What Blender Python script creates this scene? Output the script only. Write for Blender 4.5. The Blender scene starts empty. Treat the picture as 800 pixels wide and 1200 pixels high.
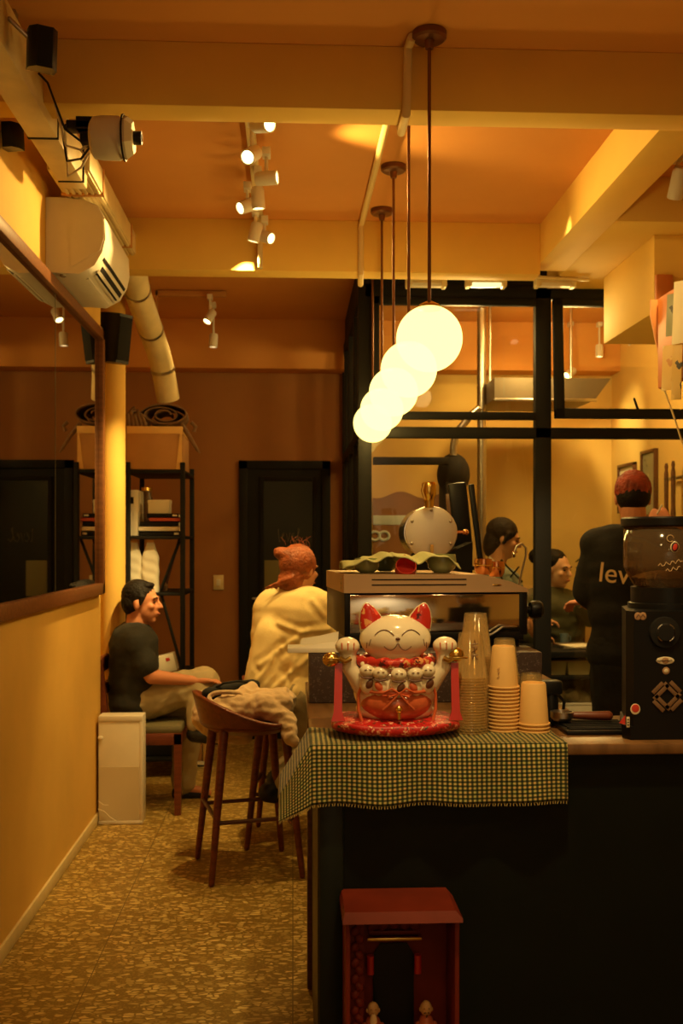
import bpy, bmesh, math, random
from mathutils import Vector, Matrix, noise, Euler
random.seed(7)
S = bpy.context.scene
COL = S.collection
PI = math.pi
YAW = math.radians(2.72)
CZ = 1.4
F = 1200.0
# ---- a measured image point at a known distance y -> place in the room (metres)
def X(px, d): return d * math.tan(YAW + math.atan((px - 400) / F))
def P(px, py, d):
    x = X(px, d)
    fw = x * math.sin(YAW) + d * math.cos(YAW)
    return Vector((x, d, CZ + (635 - py) * fw / F))

# ------------------------------------------------------------------ materials
MATS = {}
def nodes(m):
    m.use_nodes = True
    nt = m.node_tree
    return nt, nt.nodes, nt.links
def mat(name, col, rough=0.6, metal=0.0, var=0.0, vscale=8.0, bump=0.0, bscale=60.0, spec=0.5, coat=0.0, sheen=0.0, trans=0.0, ior=1.45):
    if name in MATS: return MATS[name]
    m = bpy.data.materials.new(name); nt, N, L = nodes(m)
    b = N['Principled BSDF']
    b.inputs['Base Color'].default_value = (*col, 1)
    b.inputs['Roughness'].default_value = rough
    b.inputs['Metallic'].default_value = metal
    b.inputs['Specular IOR Level'].default_value = spec
    b.inputs['Coat Weight'].default_value = coat
    b.inputs['Sheen Weight'].default_value = sheen
    b.inputs['Transmission Weight'].default_value = trans
    b.inputs['IOR'].default_value = ior
    tc = N.new('ShaderNodeTexCoord')
    if var > 0:
        n = N.new('ShaderNodeTexNoise'); n.inputs['Scale'].default_value = vscale; n.inputs['Detail'].default_value = 5
        L.new(tc.outputs['Object'], n.inputs['Vector'])
        r = N.new('ShaderNodeValToRGB')
        r.color_ramp.elements[0].position = 0.3; r.color_ramp.elements[1].position = 0.7
        r.color_ramp.elements[0].color = (*[c * (1 - var) for c in col], 1)
        r.color_ramp.elements[1].color = (*[min(1, c * (1 + var)) for c in col], 1)
        L.new(n.outputs['Fac'], r.inputs['Fac']); L.new(r.outputs['Color'], b.inputs['Base Color'])
    if bump > 0:
        n2 = N.new('ShaderNodeTexNoise'); n2.inputs['Scale'].default_value = bscale; n2.inputs['Detail'].default_value = 4
        L.new(tc.outputs['Object'], n2.inputs['Vector'])
        bp = N.new('ShaderNodeBump'); bp.inputs['Strength'].default_value = bump; bp.inputs['Distance'].default_value = 0.01
        L.new(n2.outputs['Fac'], bp.inputs['Height']); L.new(bp.outputs['Normal'], b.inputs['Normal'])
    MATS[name] = m
    return m
def wood(name, c1, c2, rough=0.4, scale=(1, 12, 12)):
    if name in MATS: return MATS[name]
    m = mat(name, c1, rough); nt, N, L = nodes(m); b = N['Principled BSDF']
    tc = N.new('ShaderNodeTexCoord'); mp = N.new('ShaderNodeMapping'); mp.inputs['Scale'].default_value = scale
    n = N.new('ShaderNodeTexNoise'); n.inputs['Scale'].default_value = 5; n.inputs['Detail'].default_value = 6; n.inputs['Distortion'].default_value = 0.6
    r = N.new('ShaderNodeValToRGB'); r.color_ramp.elements[0].color = (*c1, 1); r.color_ramp.elements[1].color = (*c2, 1)
    r.color_ramp.elements[0].position = .35; r.color_ramp.elements[1].position = .65
    L.new(tc.outputs['Object'], mp.inputs['Vector']); L.new(mp.outputs['Vector'], n.inputs['Vector'])
    L.new(n.outputs['Fac'], r.inputs['Fac']); L.new(r.outputs['Color'], b.inputs['Base Color'])
    return m
def terrazzo():
    m = mat('terrazzo', (.3, .2, .08), .38, spec=.4); nt, N, L = nodes(m); b = N['Principled BSDF']
    tc = N.new('ShaderNodeTexCoord')
    ns = N.new('ShaderNodeTexNoise'); ns.inputs['Scale'].default_value = 9; ns.inputs['Detail'].default_value = 2
    ad = N.new('ShaderNodeMixRGB'); ad.blend_type = 'ADD'; ad.inputs['Fac'].default_value = .05
    mp = N.new('ShaderNodeMapping'); mp.inputs['Scale'].default_value = (.62, 1.25, 1); L.new(tc.outputs['Object'], mp.inputs['Vector'])
    L.new(mp.outputs['Vector'], ns.inputs['Vector']); L.new(mp.outputs['Vector'], ad.inputs['Color1']); L.new(ns.outputs['Color'], ad.inputs['Color2'])
    def layer(scale, t0, t1):
        v = N.new('ShaderNodeTexVoronoi'); v.feature = 'DISTANCE_TO_EDGE'; v.inputs['Scale'].default_value = scale
        L.new(ad.outputs['Color'], v.inputs['Vector'])
        c = N.new('ShaderNodeTexVoronoi'); c.inputs['Scale'].default_value = scale
        L.new(ad.outputs['Color'], c.inputs['Vector'])
        r = N.new('ShaderNodeValToRGB'); r.color_ramp.elements[0].position = t0; r.color_ramp.elements[1].position = t1
        L.new(v.outputs['Distance'], r.inputs['Fac'])
        sp = N.new('ShaderNodeSeparateColor'); L.new(c.outputs['Color'], sp.inputs['Color'])
        g = N.new('ShaderNodeMath'); g.operation = 'GREATER_THAN'; g.inputs[1].default_value = .38; L.new(sp.outputs[0], g.inputs[0])
        mu = N.new('ShaderNodeMath'); mu.operation = 'MULTIPLY'; L.new(r.outputs['Color'], mu.inputs[0]); L.new(g.outputs[0], mu.inputs[1])
        return mu, sp
    m1, s1 = layer(56, .07, .15); m2, s2 = layer(140, .10, .26)
    base = N.new('ShaderNodeMixRGB'); base.inputs['Color1'].default_value = (.25, .155, .030, 1); base.inputs['Color2'].default_value = (.36, .235, .055, 1)
    L.new(m2.outputs[0], base.inputs['Fac'])
    chip = N.new('ShaderNodeValToRGB'); chip.color_ramp.elements[0].color = (.38, .25, .06, 1); chip.color_ramp.elements[1].color = (.74, .55, .19, 1)
    L.new(s1.outputs[1], chip.inputs['Fac'])
    mx = N.new('ShaderNodeMixRGB'); L.new(m1.outputs[0], mx.inputs['Fac']); L.new(base.outputs['Color'], mx.inputs['Color1']); L.new(chip.outputs['Color'], mx.inputs['Color2'])
    # joints between the terrazzo slabs
    br = N.new('ShaderNodeTexBrick'); br.offset = 0; br.inputs['Scale'].default_value = 1; br.inputs['Mortar Size'].default_value = .002
    br.inputs['Brick Width'].default_value = .65; br.inputs['Row Height'].default_value = 2.4
    L.new(tc.outputs['Object'], br.inputs['Vector'])
    j = N.new('ShaderNodeMixRGB'); j.inputs['Color2'].default_value = (.17, .11, .03, 1)
    L.new(br.outputs['Fac'], j.inputs['Fac']); L.new(mx.outputs['Color'], j.inputs['Color1']); L.new(j.outputs['Color'], b.inputs['Base Color'])
    return m
def gingham():
    m = mat('gingham', (.5, .5, .2), .85, sheen=.1); nt, N, L = nodes(m); b = N['Principled BSDF']
    uv = N.new('ShaderNodeUVMap'); sp = N.new('ShaderNodeSeparateXYZ'); L.new(uv.outputs['UV'], sp.inputs[0])
    def stripe(o):
        a = N.new('ShaderNodeMath'); a.operation = 'FRACT'; L.new(o, a.inputs[0])
        g = N.new('ShaderNodeMath'); g.operation = 'GREATER_THAN'; g.inputs[1].default_value = .5; L.new(a.outputs[0], g.inputs[0]); return g
    a, c = stripe(sp.outputs[0]), stripe(sp.outputs[1])
    s = N.new('ShaderNodeMath'); s.operation = 'ADD'; L.new(a.outputs[0], s.inputs[0]); L.new(c.outputs[0], s.inputs[1])
    h = N.new('ShaderNodeMath'); h.operation = 'DIVIDE'; h.inputs[1].default_value = 2; L.new(s.outputs[0], h.inputs[0])
    r = N.new('ShaderNodeValToRGB'); r.color_ramp.interpolation = 'CONSTANT'
    r.color_ramp.elements[0].color = (.74, .62, .26, 1); r.color_ramp.elements[1].position = .4; r.color_ramp.elements[1].color = (.085, .10, .03, 1)
    e = r.color_ramp.elements.new(.8); e.color = (.008, .016, .008, 1)
    L.new(h.outputs[0], r.inputs['Fac'])
    vn = N.new('ShaderNodeTexNoise'); vn.inputs['Scale'].default_value = .8; vn.inputs['Detail'].default_value = 3; L.new(uv.outputs['UV'], vn.inputs['Vector'])
    vr = N.new('ShaderNodeValToRGB'); vr.color_ramp.elements[0].position = .35; vr.color_ramp.elements[1].position = .65
    vr.color_ramp.elements[0].color = (.62, .80, .55, 1); vr.color_ramp.elements[1].color = (1, .72, .55, 1); L.new(vn.outputs['Fac'], vr.inputs['Fac'])
    mm = N.new('ShaderNodeMixRGB'); mm.blend_type = 'MULTIPLY'; mm.inputs['Fac'].default_value = .8
    L.new(r.outputs['Color'], mm.inputs['Color1']); L.new(vr.outputs['Color'], mm.inputs['Color2']); L.new(mm.outputs['Color'], b.inputs['Base Color'])
    return m
def spotty(name, base, spots, scale=40, rough=.5, thr=.45):
    if name in MATS: return MATS[name]
    m = mat(name, base, rough); nt, N, L = nodes(m); b = N['Principled BSDF']
    tc = N.new('ShaderNodeTexCoord'); v = N.new('ShaderNodeTexVoronoi'); v.inputs['Scale'].default_value = scale
    n = N.new('ShaderNodeTexNoise'); n.inputs['Scale'].default_value = scale * 1.5
    ad = N.new('ShaderNodeMixRGB'); ad.blend_type = 'ADD'; ad.inputs['Fac'].default_value = .03
    L.new(tc.outputs['Object'], n.inputs['Vector']); L.new(tc.outputs['Object'], ad.inputs['Color1']); L.new(n.outputs['Color'], ad.inputs['Color2'])
    L.new(ad.outputs['Color'], v.inputs['Vector'])
    sp = N.new('ShaderNodeSeparateColor'); L.new(v.outputs['Color'], sp.inputs['Color'])
    r = N.new('ShaderNodeValToRGB'); r.color_ramp.interpolation = 'CONSTANT'
    r.color_ramp.elements[0].color = (*base, 1); r.color_ramp.elements[1].position = .5; r.color_ramp.elements[1].color = (*spots[0], 1)
    for k, c in enumerate(spots[1:]):
        e = r.color_ramp.elements.new(.5 + .5 * (k + 1) / len(spots)); e.color = (*c, 1)
    L.new(sp.outputs[0], r.inputs['Fac'])
    lt = N.new('ShaderNodeMath'); lt.operation = 'LESS_THAN'; lt.inputs[1].default_value = thr; L.new(v.outputs['Distance'], lt.inputs[0])
    mx = N.new('ShaderNodeMixRGB'); mx.inputs['Color1'].default_value = (*base, 1); L.new(lt.outputs[0], mx.inputs['Fac']); L.new(r.outputs['Color'], mx.inputs['Color2'])
    L.new(mx.outputs['Color'], b.inputs['Base Color'])
    return m
def facing(N, L, lo):
    # reflectance rising towards grazing angles, the same from both sides of a thin sheet
    lw = N.new('ShaderNodeLayerWeight'); lw.inputs['Blend'].default_value = .5
    pw = N.new('ShaderNodeMath'); pw.operation = 'POWER'; pw.inputs[1].default_value = 4; L.new(lw.outputs['Facing'], pw.inputs[0])
    ma = N.new('ShaderNodeMath'); ma.operation = 'MULTIPLY_ADD'; ma.inputs[1].default_value = .6; ma.inputs[2].default_value = lo; L.new(pw.outputs[0], ma.inputs[0])
    return ma
def pane_mat(name, tint=(1, 1, 1), refl=.1, rough=.02):
    m = bpy.data.materials.new(name); nt, N, L = nodes(m)
    N.remove(N['Principled BSDF']); out = N['Material Output']
    t = N.new('ShaderNodeBsdfTransparent'); t.inputs['Color'].default_value = (*tint, 1)
    g = N.new('ShaderNodeBsdfGlossy'); g.inputs['Roughness'].default_value = rough
    mu = facing(N, L, .03 + refl)
    mx = N.new('ShaderNodeMixShader'); L.new(mu.outputs[0], mx.inputs[0]); L.new(t.outputs[0], mx.inputs[1]); L.new(g.outputs[0], mx.inputs[2])
    L.new(mx.outputs[0], out.inputs['Surface']); MATS[name] = m
    return m
def clear_plastic(name, tint, frost=.12, dcol=(.9, .8, .6)):
    m = bpy.data.materials.new(name); nt, N, L = nodes(m)
    N.remove(N['Principled BSDF']); out = N['Material Output']
    t = N.new('ShaderNodeBsdfTransparent'); t.inputs['Color'].default_value = (*tint, 1)
    g = N.new('ShaderNodeBsdfGlossy'); g.inputs['Roughness'].default_value = .08
    d = N.new('ShaderNodeBsdfDiffuse'); d.inputs['Color'].default_value = (*dcol, 1)
    fr = facing(N, L, .045)
    m1 = N.new('ShaderNodeMixShader'); m1.inputs[0].default_value = frost; L.new(t.outputs[0], m1.inputs[1]); L.new(d.outputs[0], m1.inputs[2])
    m2 = N.new('ShaderNodeMixShader'); L.new(fr.outputs[0], m2.inputs[0]); L.new(m1.outputs[0], m2.inputs[1]); L.new(g.outputs[0], m2.inputs[2])
    L.new(m2.outputs[0], out.inputs['Surface']); MATS[name] = m
    return m
def emit(name, col, strength, clear=0.0):
    m = bpy.data.materials.new(name); nt, N, L = nodes(m)
    N.remove(N['Principled BSDF']); out = N['Material Output']
    e = N.new('ShaderNodeEmission'); e.inputs['Color'].default_value = (*col, 1); e.inputs['Strength'].default_value = strength
    if clear > 0:
        t = N.new('ShaderNodeBsdfTransparent')
        mx = N.new('ShaderNodeMixShader'); mx.inputs[0].default_value = clear
        L.new(e.outputs[0], mx.inputs[1]); L.new(t.outputs[0], mx.inputs[2]); L.new(mx.outputs[0], out.inputs['Surface'])
    else: L.new(e.outputs[0], out.inputs['Surface'])
    MATS[name] = m
    return m

M = dict(
    wall=mat('wall_paint', (.76, .47, .10), .75, var=.06, vscale=3, bump=.08, bscale=90),
    wall_back=mat('terracotta_paint', (.36, .155, .045), .8, var=.06, vscale=2),
    wall_in=mat('inner_room_paint', (.78, .55, .17), .8, var=.06, vscale=2),
    ceil=mat('ceiling_paint', (.72, .33, .08), .8, var=.05, vscale=2),
    beam=mat('beam_paint', (.86, .58, .13), .75, var=.05, vscale=3),
    beam_dark=mat('beam_paint_tan', (.55, .27, .08), .75, var=.05, vscale=3),
    white=mat('white_plastic', (.80, .76, .66), .45, var=.03),
    white_dirty=mat('aged_white_metal', (.76, .63, .34), .4, var=.1, vscale=10),
    paper=mat('white_card', (.80, .74, .58), .7, var=.05),
    card=mat('brown_cardboard', (.50, .26, .09), .8, var=.08),
    kraft=mat('kraft_paper', (.80, .50, .17), .65, var=.03, vscale=20),
    black=mat('black_metal', (.010, .010, .009), .6, spec=.25),
    blackp=mat('black_plastic', (.007, .007, .007), .35, spec=.3),
    blackm=mat('black_matte', (.014, .013, .012), .75, spec=.2, var=.1),
    bar=mat('black_green_laminate', (.004, .0065, .004), .5, spec=.25, var=.2, vscale=6),
    barside=mat('dark_green_panel', (.008, .012, .007), .4, spec=.3, var=.2, vscale=6),
    satin=mat('satin_steel', (.82, .76, .66), .42, .85),
    chrome=mat('chrome', (.75, .70, .62), .12, 1.0),
    steel=mat('brushed_steel', (.50, .46, .40), .3, 1.0, var=.05, vscale=30),
    bronze=mat('champagne_metal', (.66, .46, .27), .45, .45, var=.04),
    mirror_steel=mat('polished_panel', (.80, .76, .68), .09, 1.0),
    brass=mat('brass', (.80, .55, .15), .2, 1.0),
    copper=mat('copper', (.70, .32, .14), .2, 1.0),
    darkwood=wood('mirror_frame_wood', (.17, .060, .018), (.24, .09, .028)),
    redwood=wood('reddish_wood', (.12, .028, .010), (.19, .045, .016), .35),
    deepwood=wood('dark_walnut_wood', (.07, .025, .012), (.12, .04, .02), .4),
    topwood=wood('countertop_wood', (.13, .062, .02), (.21, .105, .038), .3, (6, 1, 1)),
    granite=spotty('speckled_granite', (.055, .035, .03), [(.10, .07, .06), (.30, .25, .20), (.06, .04, .035)], 160, .35, .35),
    skin=mat('skin', (.60, .30, .16), .55, var=.05),
    skin_pale=mat('skin_pale', (.72, .44, .27), .55, var=.05),
    skin_red=mat('skin_ruddy', (.58, .24, .12), .55, var=.05),
    hair=mat('black_hair', (.009, .006, .004), .6, spec=.25, bump=.5, bscale=120),
    auburn=mat('auburn_hair', (.30, .075, .022), .45, var=.35, vscale=30, bump=.6, bscale=110),
    redhair=mat('red_dyed_hair', (.27, .035, .012), .55, var=.6, vscale=16, bump=.7, bscale=120),
    lips=mat('lips', (.45, .13, .08), .5), eye=mat('eye', (.02, .015, .012), .2),
    tee_dark=mat('charcoal_cotton', (.022, .022, .018), .85, var=.12, vscale=20, bump=.2),
    tee_black=mat('black_cotton', (.010, .010, .010), .9, var=.12, vscale=20, bump=.2),
    cream=mat('cream_cotton', (.84, .66, .30), .85, var=.04, bump=.15, bscale=200),
    khaki=mat('khaki_cotton', (.42, .34, .19), .85, var=.06, bump=.15, bscale=200),
    olive=mat('olive_cotton', (.10, .10, .05), .85, var=.1),
    greygreen=mat('grey_green_cotton', (.20, .23, .18), .85, var=.1),
    beige=mat('beige_fleece', (.58, .42, .25), .9, var=.1, vscale=12, bump=.3, sheen=.3),
    shoe=mat('black_leather', (.01, .01, .01), .5),
    green_c=mat('sage_ceramic', (.34, .40, .20), .25, coat=.5),
    red_c=mat('red_glaze', (.55, .03, .02), .2, coat=.5),
    cloth_green=mat('pale_green_cloth', (.62, .66, .34), .85, var=.08, bump=.2, bscale=200),
    brownbag=mat('brown_canvas', (.20, .115, .06), .85, var=.2, vscale=20, bump=.4),
    olive_seat=mat('olive_vinyl', (.17, .15, .08), .4),
    red_plastic=mat('red_lacquer', (.17, .022, .008), .5, spec=.25, var=.2),
    rod=mat('bronze_rod', (.20, .085, .035), .35, .6),
    pipe=mat('painted_conduit', (.78, .60, .28), .5),
    cat=mat('cream_porcelain', (.86, .76, .54), .15, coat=.8),
    catred=mat('red_porcelain', (.62, .13, .05), .18, coat=.8, var=.15, vscale=40),
    catline=mat('painted_brown_line', (.12, .04, .015), .4),
    scarf=spotty('patterned_red_glaze', (.50, .03, .02), [(.75, .35, .12), (.10, .02, .02), (.80, .10, .06)], 70, .2, .5),
    cushion=spotty('red_floral_satin', (.50, .012, .012), [(.85, .30, .20), (.05, .05, .02), (.70, .04, .03), (.88, .50, .30), (.06, .02, .01)], 105, .45, .55),
    orange=mat('orange_board', (.62, .20, .04), .6, var=.05),
    peach=mat('peach_board', (.75, .34, .12), .6),
    photo1=spotty('card_print_green', (.30, .32, .22), [(.02, .02, .02), (.5, .45, .3)], 25, .4),
    photo2=spotty('card_print_yellow', (.75, .52, .18), [(.6, .3, .1), (.8, .65, .35)], 25, .4),
    photo3=spotty('card_print_mixed', (.6, .4, .1), [(.02, .02, .02), (.7, .5, .15)], 22, .4),
    stick_white=mat('sticker_white', (.78, .68, .46), .4), stick_red=mat('sticker_red', (.62, .05, .03), .4),
    stick_tan=mat('sticker_tan', (.42, .24, .12), .5), stick_blk=mat('sticker_black', (.01, .01, .01), .4),
    print_tan=mat('print_tan', (.80, .58, .30), .6),
    blue=mat('pale_blue_reflection', (.62, .74, .76), .6), brownp=mat('brown_reflection', (.30, .14, .05), .6),
    hood=mat('grey_hood_metal', (.14, .11, .07), .4, .5), doorglass=mat('smoked_glass', (.016, .015, .006), .35, spec=.25),
    faint=mat('chalk_line', (.16, .14, .07), .7), pale_note=mat('pale_notice', (.20, .18, .075), .7),
    plant=mat('leaf_green', (.06, .10, .03), .5, var=.3), bluecup=mat('blue_grey_cup', (.12, .17, .20), .3),
    tub=mat('frosted_tub', (.62, .64, .45), .3), redbook=mat('red_cover', (.55, .09, .04), .5),
)
M['floor'] = terrazzo(); M['gingham'] = gingham()
M['glass'] = pane_mat('window_glass', (.93, .93, .88), .015)
M['mirror'] = mat('tinted_mirror', (.62, .58, .50), .02, 1.0)
M['clear'] = clear_plastic('clear_cup_plastic', (.97, .92, .80), .10, (.95, .76, .38))
M['hopper'] = clear_plastic('smoky_hopper_plastic', (.82, .68, .50), .12, (.5, .36, .2))
M['globe'] = emit('opal_globe', (1, .80, .205), 3.4, .42)
M['lamp'] = emit('spot_lens', (1, .80, .32), 9)
M['lamp_dim'] = emit('spot_lens_low', (1, .72, .36), 2.2)
M['floodlens'] = emit('flood_lens', (1, .80, .34), 1.6)

# ------------------------------------------------------------------ mesh builder
class MB:
    def __init__(s): s.b = bmesh.new()
    def _xf(s, vs, mx):
        if mx is not None: bmesh.ops.transform(s.b, matrix=mx, verts=vs)
        return s
    def box(s, lo, hi, bev=0.0, mx=None, seg=2):
        lo, hi = Vector(lo), Vector(hi)
        c = (lo + hi) / 2; d = hi - lo
        r = bmesh.ops.create_cube(s.b, size=1, matrix=Matrix.Translation(c) @ Matrix.Diagonal((abs(d.x), abs(d.y), abs(d.z), 1)))
        vs = r['verts']
        if bev > 0:
            es = list({e for v in vs for e in v.link_edges})
            q = bmesh.ops.bevel(s.b, geom=es, offset=min(bev, .49 * min(abs(d.x), abs(d.y), abs(d.z))), segments=seg, affect='EDGES', profile=.5)
            vs = list({v for f in q['faces'] for v in f.verts} | {v for v in vs if v.is_valid})
            vs = list({v for x in vs for f in x.link_faces for v in f.verts})
        return s._xf(vs, mx)
    def lathe(s, prof, seg=24, mx=None, ang=2 * PI, sx=1, sy=1):
        rings = []
        full = abs(ang - 2 * PI) < 1e-6
        n = seg if full else seg + 1
        new = []
        for r, z in prof:
            if r < 1e-6:
                v = s.b.verts.new((0, 0, z)); rings.append([v]); new.append(v)
            else:
                ring = [s.b.verts.new((r * math.cos(ang * k / seg) * sx, r * math.sin(ang * k / seg) * sy, z)) for k in range(n)]
                rings.append(ring); new += ring
        for a, c in zip(rings, rings[1:]):
            for k in range(seg):
                k2 = (k + 1) % n if full else k + 1
                if len(a) == 1 and len(c) == 1: continue
                if len(a) == 1: s.b.faces.new((a[0], c[k], c[k2]))
                elif len(c) == 1: s.b.faces.new((a[k2], a[k], c[0]))
                else: s.b.faces.new((a[k2], a[k], c[k], c[k2]))
        return s._xf(new, mx)
    def cyl(s, p0, p1, r0, r1=None, seg=16):
        p0, p1 = Vector(p0), Vector(p1); r1 = r0 if r1 is None else r1
        d = p1 - p0; q = Vector((0, 0, 1)).rotation_difference(d.normalized()).to_matrix().to_4x4()
        return s.lathe([(0, 0), (r0, 0), (r1, d.length), (0, d.length)], seg, Matrix.Translation(p0) @ q)
    def caps(s, p0, r0, p1, r1=None, seg=12, n=4):
        p0, p1 = Vector(p0), Vector(p1); r1 = r0 if r1 is None else r1
        d = p1 - p0; ln = max(d.length, 1e-5)
        q = Vector((0, 0, 1)).rotation_difference(d.normalized() if d.length > 1e-5 else Vector((0, 0, 1))).to_matrix().to_4x4()
        pr = [(r0 * math.sin(PI / 2 * k / n), -r0 * math.cos(PI / 2 * k / n)) for k in range(n + 1)] + \
             [(r1 * math.cos(PI / 2 * k / n), ln + r1 * math.sin(PI / 2 * k / n)) for k in range(n + 1)]
        pr[0] = (0, -r0); pr[-1] = (0, ln + r1)
        return s.lathe(pr, seg, Matrix.Translation(p0) @ q)
    def ell(s, c, r, mx=None, seg=20, n=12):
        pr = [(math.sin(PI * k / n), -math.cos(PI * k / n)) for k in range(n + 1)]; pr[0] = (0, -1); pr[-1] = (0, 1)
        m = Matrix.Translation(Vector(c)) @ (mx if mx is not None else Matrix.Identity(4)) @ Matrix.Diagonal((*r, 1))
        return s.lathe(pr, seg, m)
    def tube(s, pts, r, seg=10, closed=False, flat=1.0):
        pts = [Vector(p) for p in pts]; n = len(pts)
        rs = r if isinstance(r, (list, tuple)) else [r] * n
        rings = []; up = None
        for i, p in enumerate(pts):
            a = pts[(i - 1) % n] if (closed or i > 0) else p
            c = pts[(i + 1) % n] if (closed or i < n - 1) else p
            t = (c - a).normalized()
            if up is None: up = Vector((0, 0, 1)) if abs(t.z) < .9 else Vector((0, 1, 0))
            sd = t.cross(up).normalized(); up2 = sd.cross(t).normalized(); up = up2
            rings.append([s.b.verts.new(p + sd * math.cos(2 * PI * k / seg) * rs[i] + up2 * math.sin(2 * PI * k / seg) * rs[i] * flat) for k in range(seg)])
        m = n if closed else n - 1
        for i in range(m):
            a, c = rings[i], rings[(i + 1) % n]
            for k in range(seg): s.b.faces.new((a[k], a[(k + 1) % seg], c[(k + 1) % seg], c[k]))
        if not closed:
            s.b.faces.new(list(reversed(rings[0]))); s.b.faces.new(rings[-1])
        return s
    def prism(s, poly, vec, mx=None):
        vec = Vector(vec)
        a = [s.b.verts.new(Vector(p)) for p in poly]; c = [s.b.verts.new(Vector(p) + vec) for p in poly]
        s.b.faces.new(a); s.b.faces.new(list(reversed(c)))
        n = len(a)
        for k in range(n): s.b.faces.new((a[k], c[k], c[(k + 1) % n], a[(k + 1) % n]))
        return s._xf(a + c, mx)
    def grid(s, fn, nu, nv, thick=0.0, uv=None):
        V = [[s.b.verts.new(fn(i / nu, j / nv)) for j in range(nv + 1)] for i in range(nu + 1)]
        ul = s.b.loops.layers.uv.verify() if uv else None
        for i in range(nu):
            for j in range(nv):
                f = s.b.faces.new((V[i][j], V[i + 1][j], V[i + 1][j + 1], V[i][j + 1]))
                if uv:
                    for l, (a, c) in zip(f.loops, ((i, j), (i + 1, j), (i + 1, j + 1), (i, j + 1))): l[ul].uv = uv(a / nu, c / nv)
        return s
    def text(s, txt, size, mx, ext=.0008):
        cu = bpy.data.curves.new('t', 'FONT'); cu.body = txt; cu.size = size; cu.extrude = ext; cu.align_x = 'CENTER'; cu.align_y = 'CENTER'
        o = bpy.data.objects.new('t', cu); COL.objects.link(o)
        me = bpy.data.meshes.new_from_object(o.evaluated_get(bpy.context.evaluated_depsgraph_get()))
        me.transform(mx); s.b.from_mesh(me)
        bpy.data.objects.remove(o); bpy.data.curves.remove(cu); bpy.data.meshes.remove(me)
        return s
    def build(s, name, m, parent=None, local=False, smooth=True, ang=35, solid=0.0, loc=None):
        b = s.b
        bmesh.ops.recalc_face_normals(b, faces=b.faces)
        if smooth:
            for f in b.faces: f.smooth = True
            for e in b.edges:
                if len(e.link_faces) == 2 and e.calc_face_angle(0) > math.radians(ang): e.smooth = False
        off = Vector((0, 0, 0))
        if parent is not None and not local:
            off = parent.matrix_world.translation if False else WL(parent)
        if loc is not None: off = Vector(loc)
        if off.length > 0: bmesh.ops.translate(b, vec=-off, verts=b.verts)
        me = bpy.data.meshes.new(name); b.to_mesh(me); b.free()
        me.materials.append(m)
        o = bpy.data.objects.new(name, me); COL.objects.link(o)
        if parent is not None: o.parent = parent
        if loc is not None and parent is None: o.location = loc
        if solid > 0:
            md = o.modifiers.new('thickness', 'SOLIDIFY'); md.thickness = solid; md.offset = 0
        return o
def WL(o):
    v = Vector(o.location)
    while o.parent is not None: o = o.parent; v = v + o.location
    return v
def thing(name, label, cat, loc=(0, 0, 0), group=None, rz=0):
    o = bpy.data.objects.new(name, None); COL.objects.link(o); o.empty_display_size = .05
    o.location = loc; o.rotation_euler = (0, 0, rz); o['label'] = label; o['category'] = cat
    if group: o['group'] = group
    return o
def tag(o, label, cat, group=None, kind=None):
    o['label'] = label; o['category'] = cat
    if group: o['group'] = group
    if kind: o['kind'] = kind
    return o
def struct(name, mb, m, parent=None, **k):
    o = mb.build(name, m, parent, **k)
    if parent is None: o['kind'] = 'structure'
    return o
def dup(root, loc, label=None, group=None, rz=None):
    r = root.copy(); COL.objects.link(r); r.location = loc
    if rz is not None: r.rotation_euler = (0, 0, rz)
    if label: r['label'] = label
    if group: r['group'] = group
    def rec(a, c):
        for ch in [o for o in bpy.data.objects if o.parent == a]:
            k = ch.copy(); COL.objects.link(k); k.parent = c; rec(ch, k)
    rec(root, r)
    return r
def blob(name, mb, m, parent, voxel=.008, it=6, fold=None, local=False):
    """union of overlapping rounded volumes as one continuous skin"""
    b = mb.b; bmesh.ops.recalc_face_normals(b, faces=b.faces)
    me = bpy.data.meshes.new('tmp'); b.to_mesh(me); b.free()
    o = bpy.data.objects.new('tmp', me); COL.objects.link(o)
    md = o.modifiers.new('r', 'REMESH'); md.mode = 'VOXEL'; md.voxel_size = voxel; md.use_smooth_shade = True
    sm = o.modifiers.new('s', 'SMOOTH'); sm.factor = .5; sm.iterations = it
    dg = bpy.context.evaluated_depsgraph_get(); dg.update()
    me2 = bpy.data.meshes.new_from_object(o.evaluated_get(dg))
    bpy.data.objects.remove(o); bpy.data.meshes.remove(me)
    if fold:
        nr = [v.normal.copy() for v in me2.vertices]
        for v, n in zip(me2.vertices, nr): v.co += n * fold(v.co)
    off = Vector((0, 0, 0)) if local else WL(parent)
    me2.transform(Matrix.Translation(-off))
    for p in me2.polygons: p.use_smooth = True
    me2.name = name; me2.materials.clear(); me2.materials.append(m)
    ob = bpy.data.objects.new(name, me2); COL.objects.link(ob); ob.parent = parent
    return ob
def folds(amp, sx, sy, sz, seed=0):
    def f(c):
        v = Vector((c.x * sx + seed, c.y * sy, c.z * sz))
        n = noise.noise(v); n2 = noise.noise(v * 2.3)
        return amp * (1 - 2 * abs(n)) * .7 + amp * .4 * n2
    return f
def ridges(lines, amp=.012, w=.012, base=None):
    def f(c):
        a = base(c) if base else 0
        for ln in lines:
            for p, q_ in zip(ln, ln[1:]):
                px_, pz = q_[0] - p[0], q_[1] - p[1]
                k = max(0, min(1, ((c.x - p[0]) * px_ + (c.z - p[1]) * pz) / (px_ * px_ + pz * pz)))
                d2 = (c.x - p[0] - k * px_) ** 2 + (c.z - p[1] - k * pz) ** 2
                if d2 < w * w * 9: a += amp * (math.exp(-d2 / (w * w)) - .5 * math.exp(-d2 / (6 * w * w))) 
        return a
    return f
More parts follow.
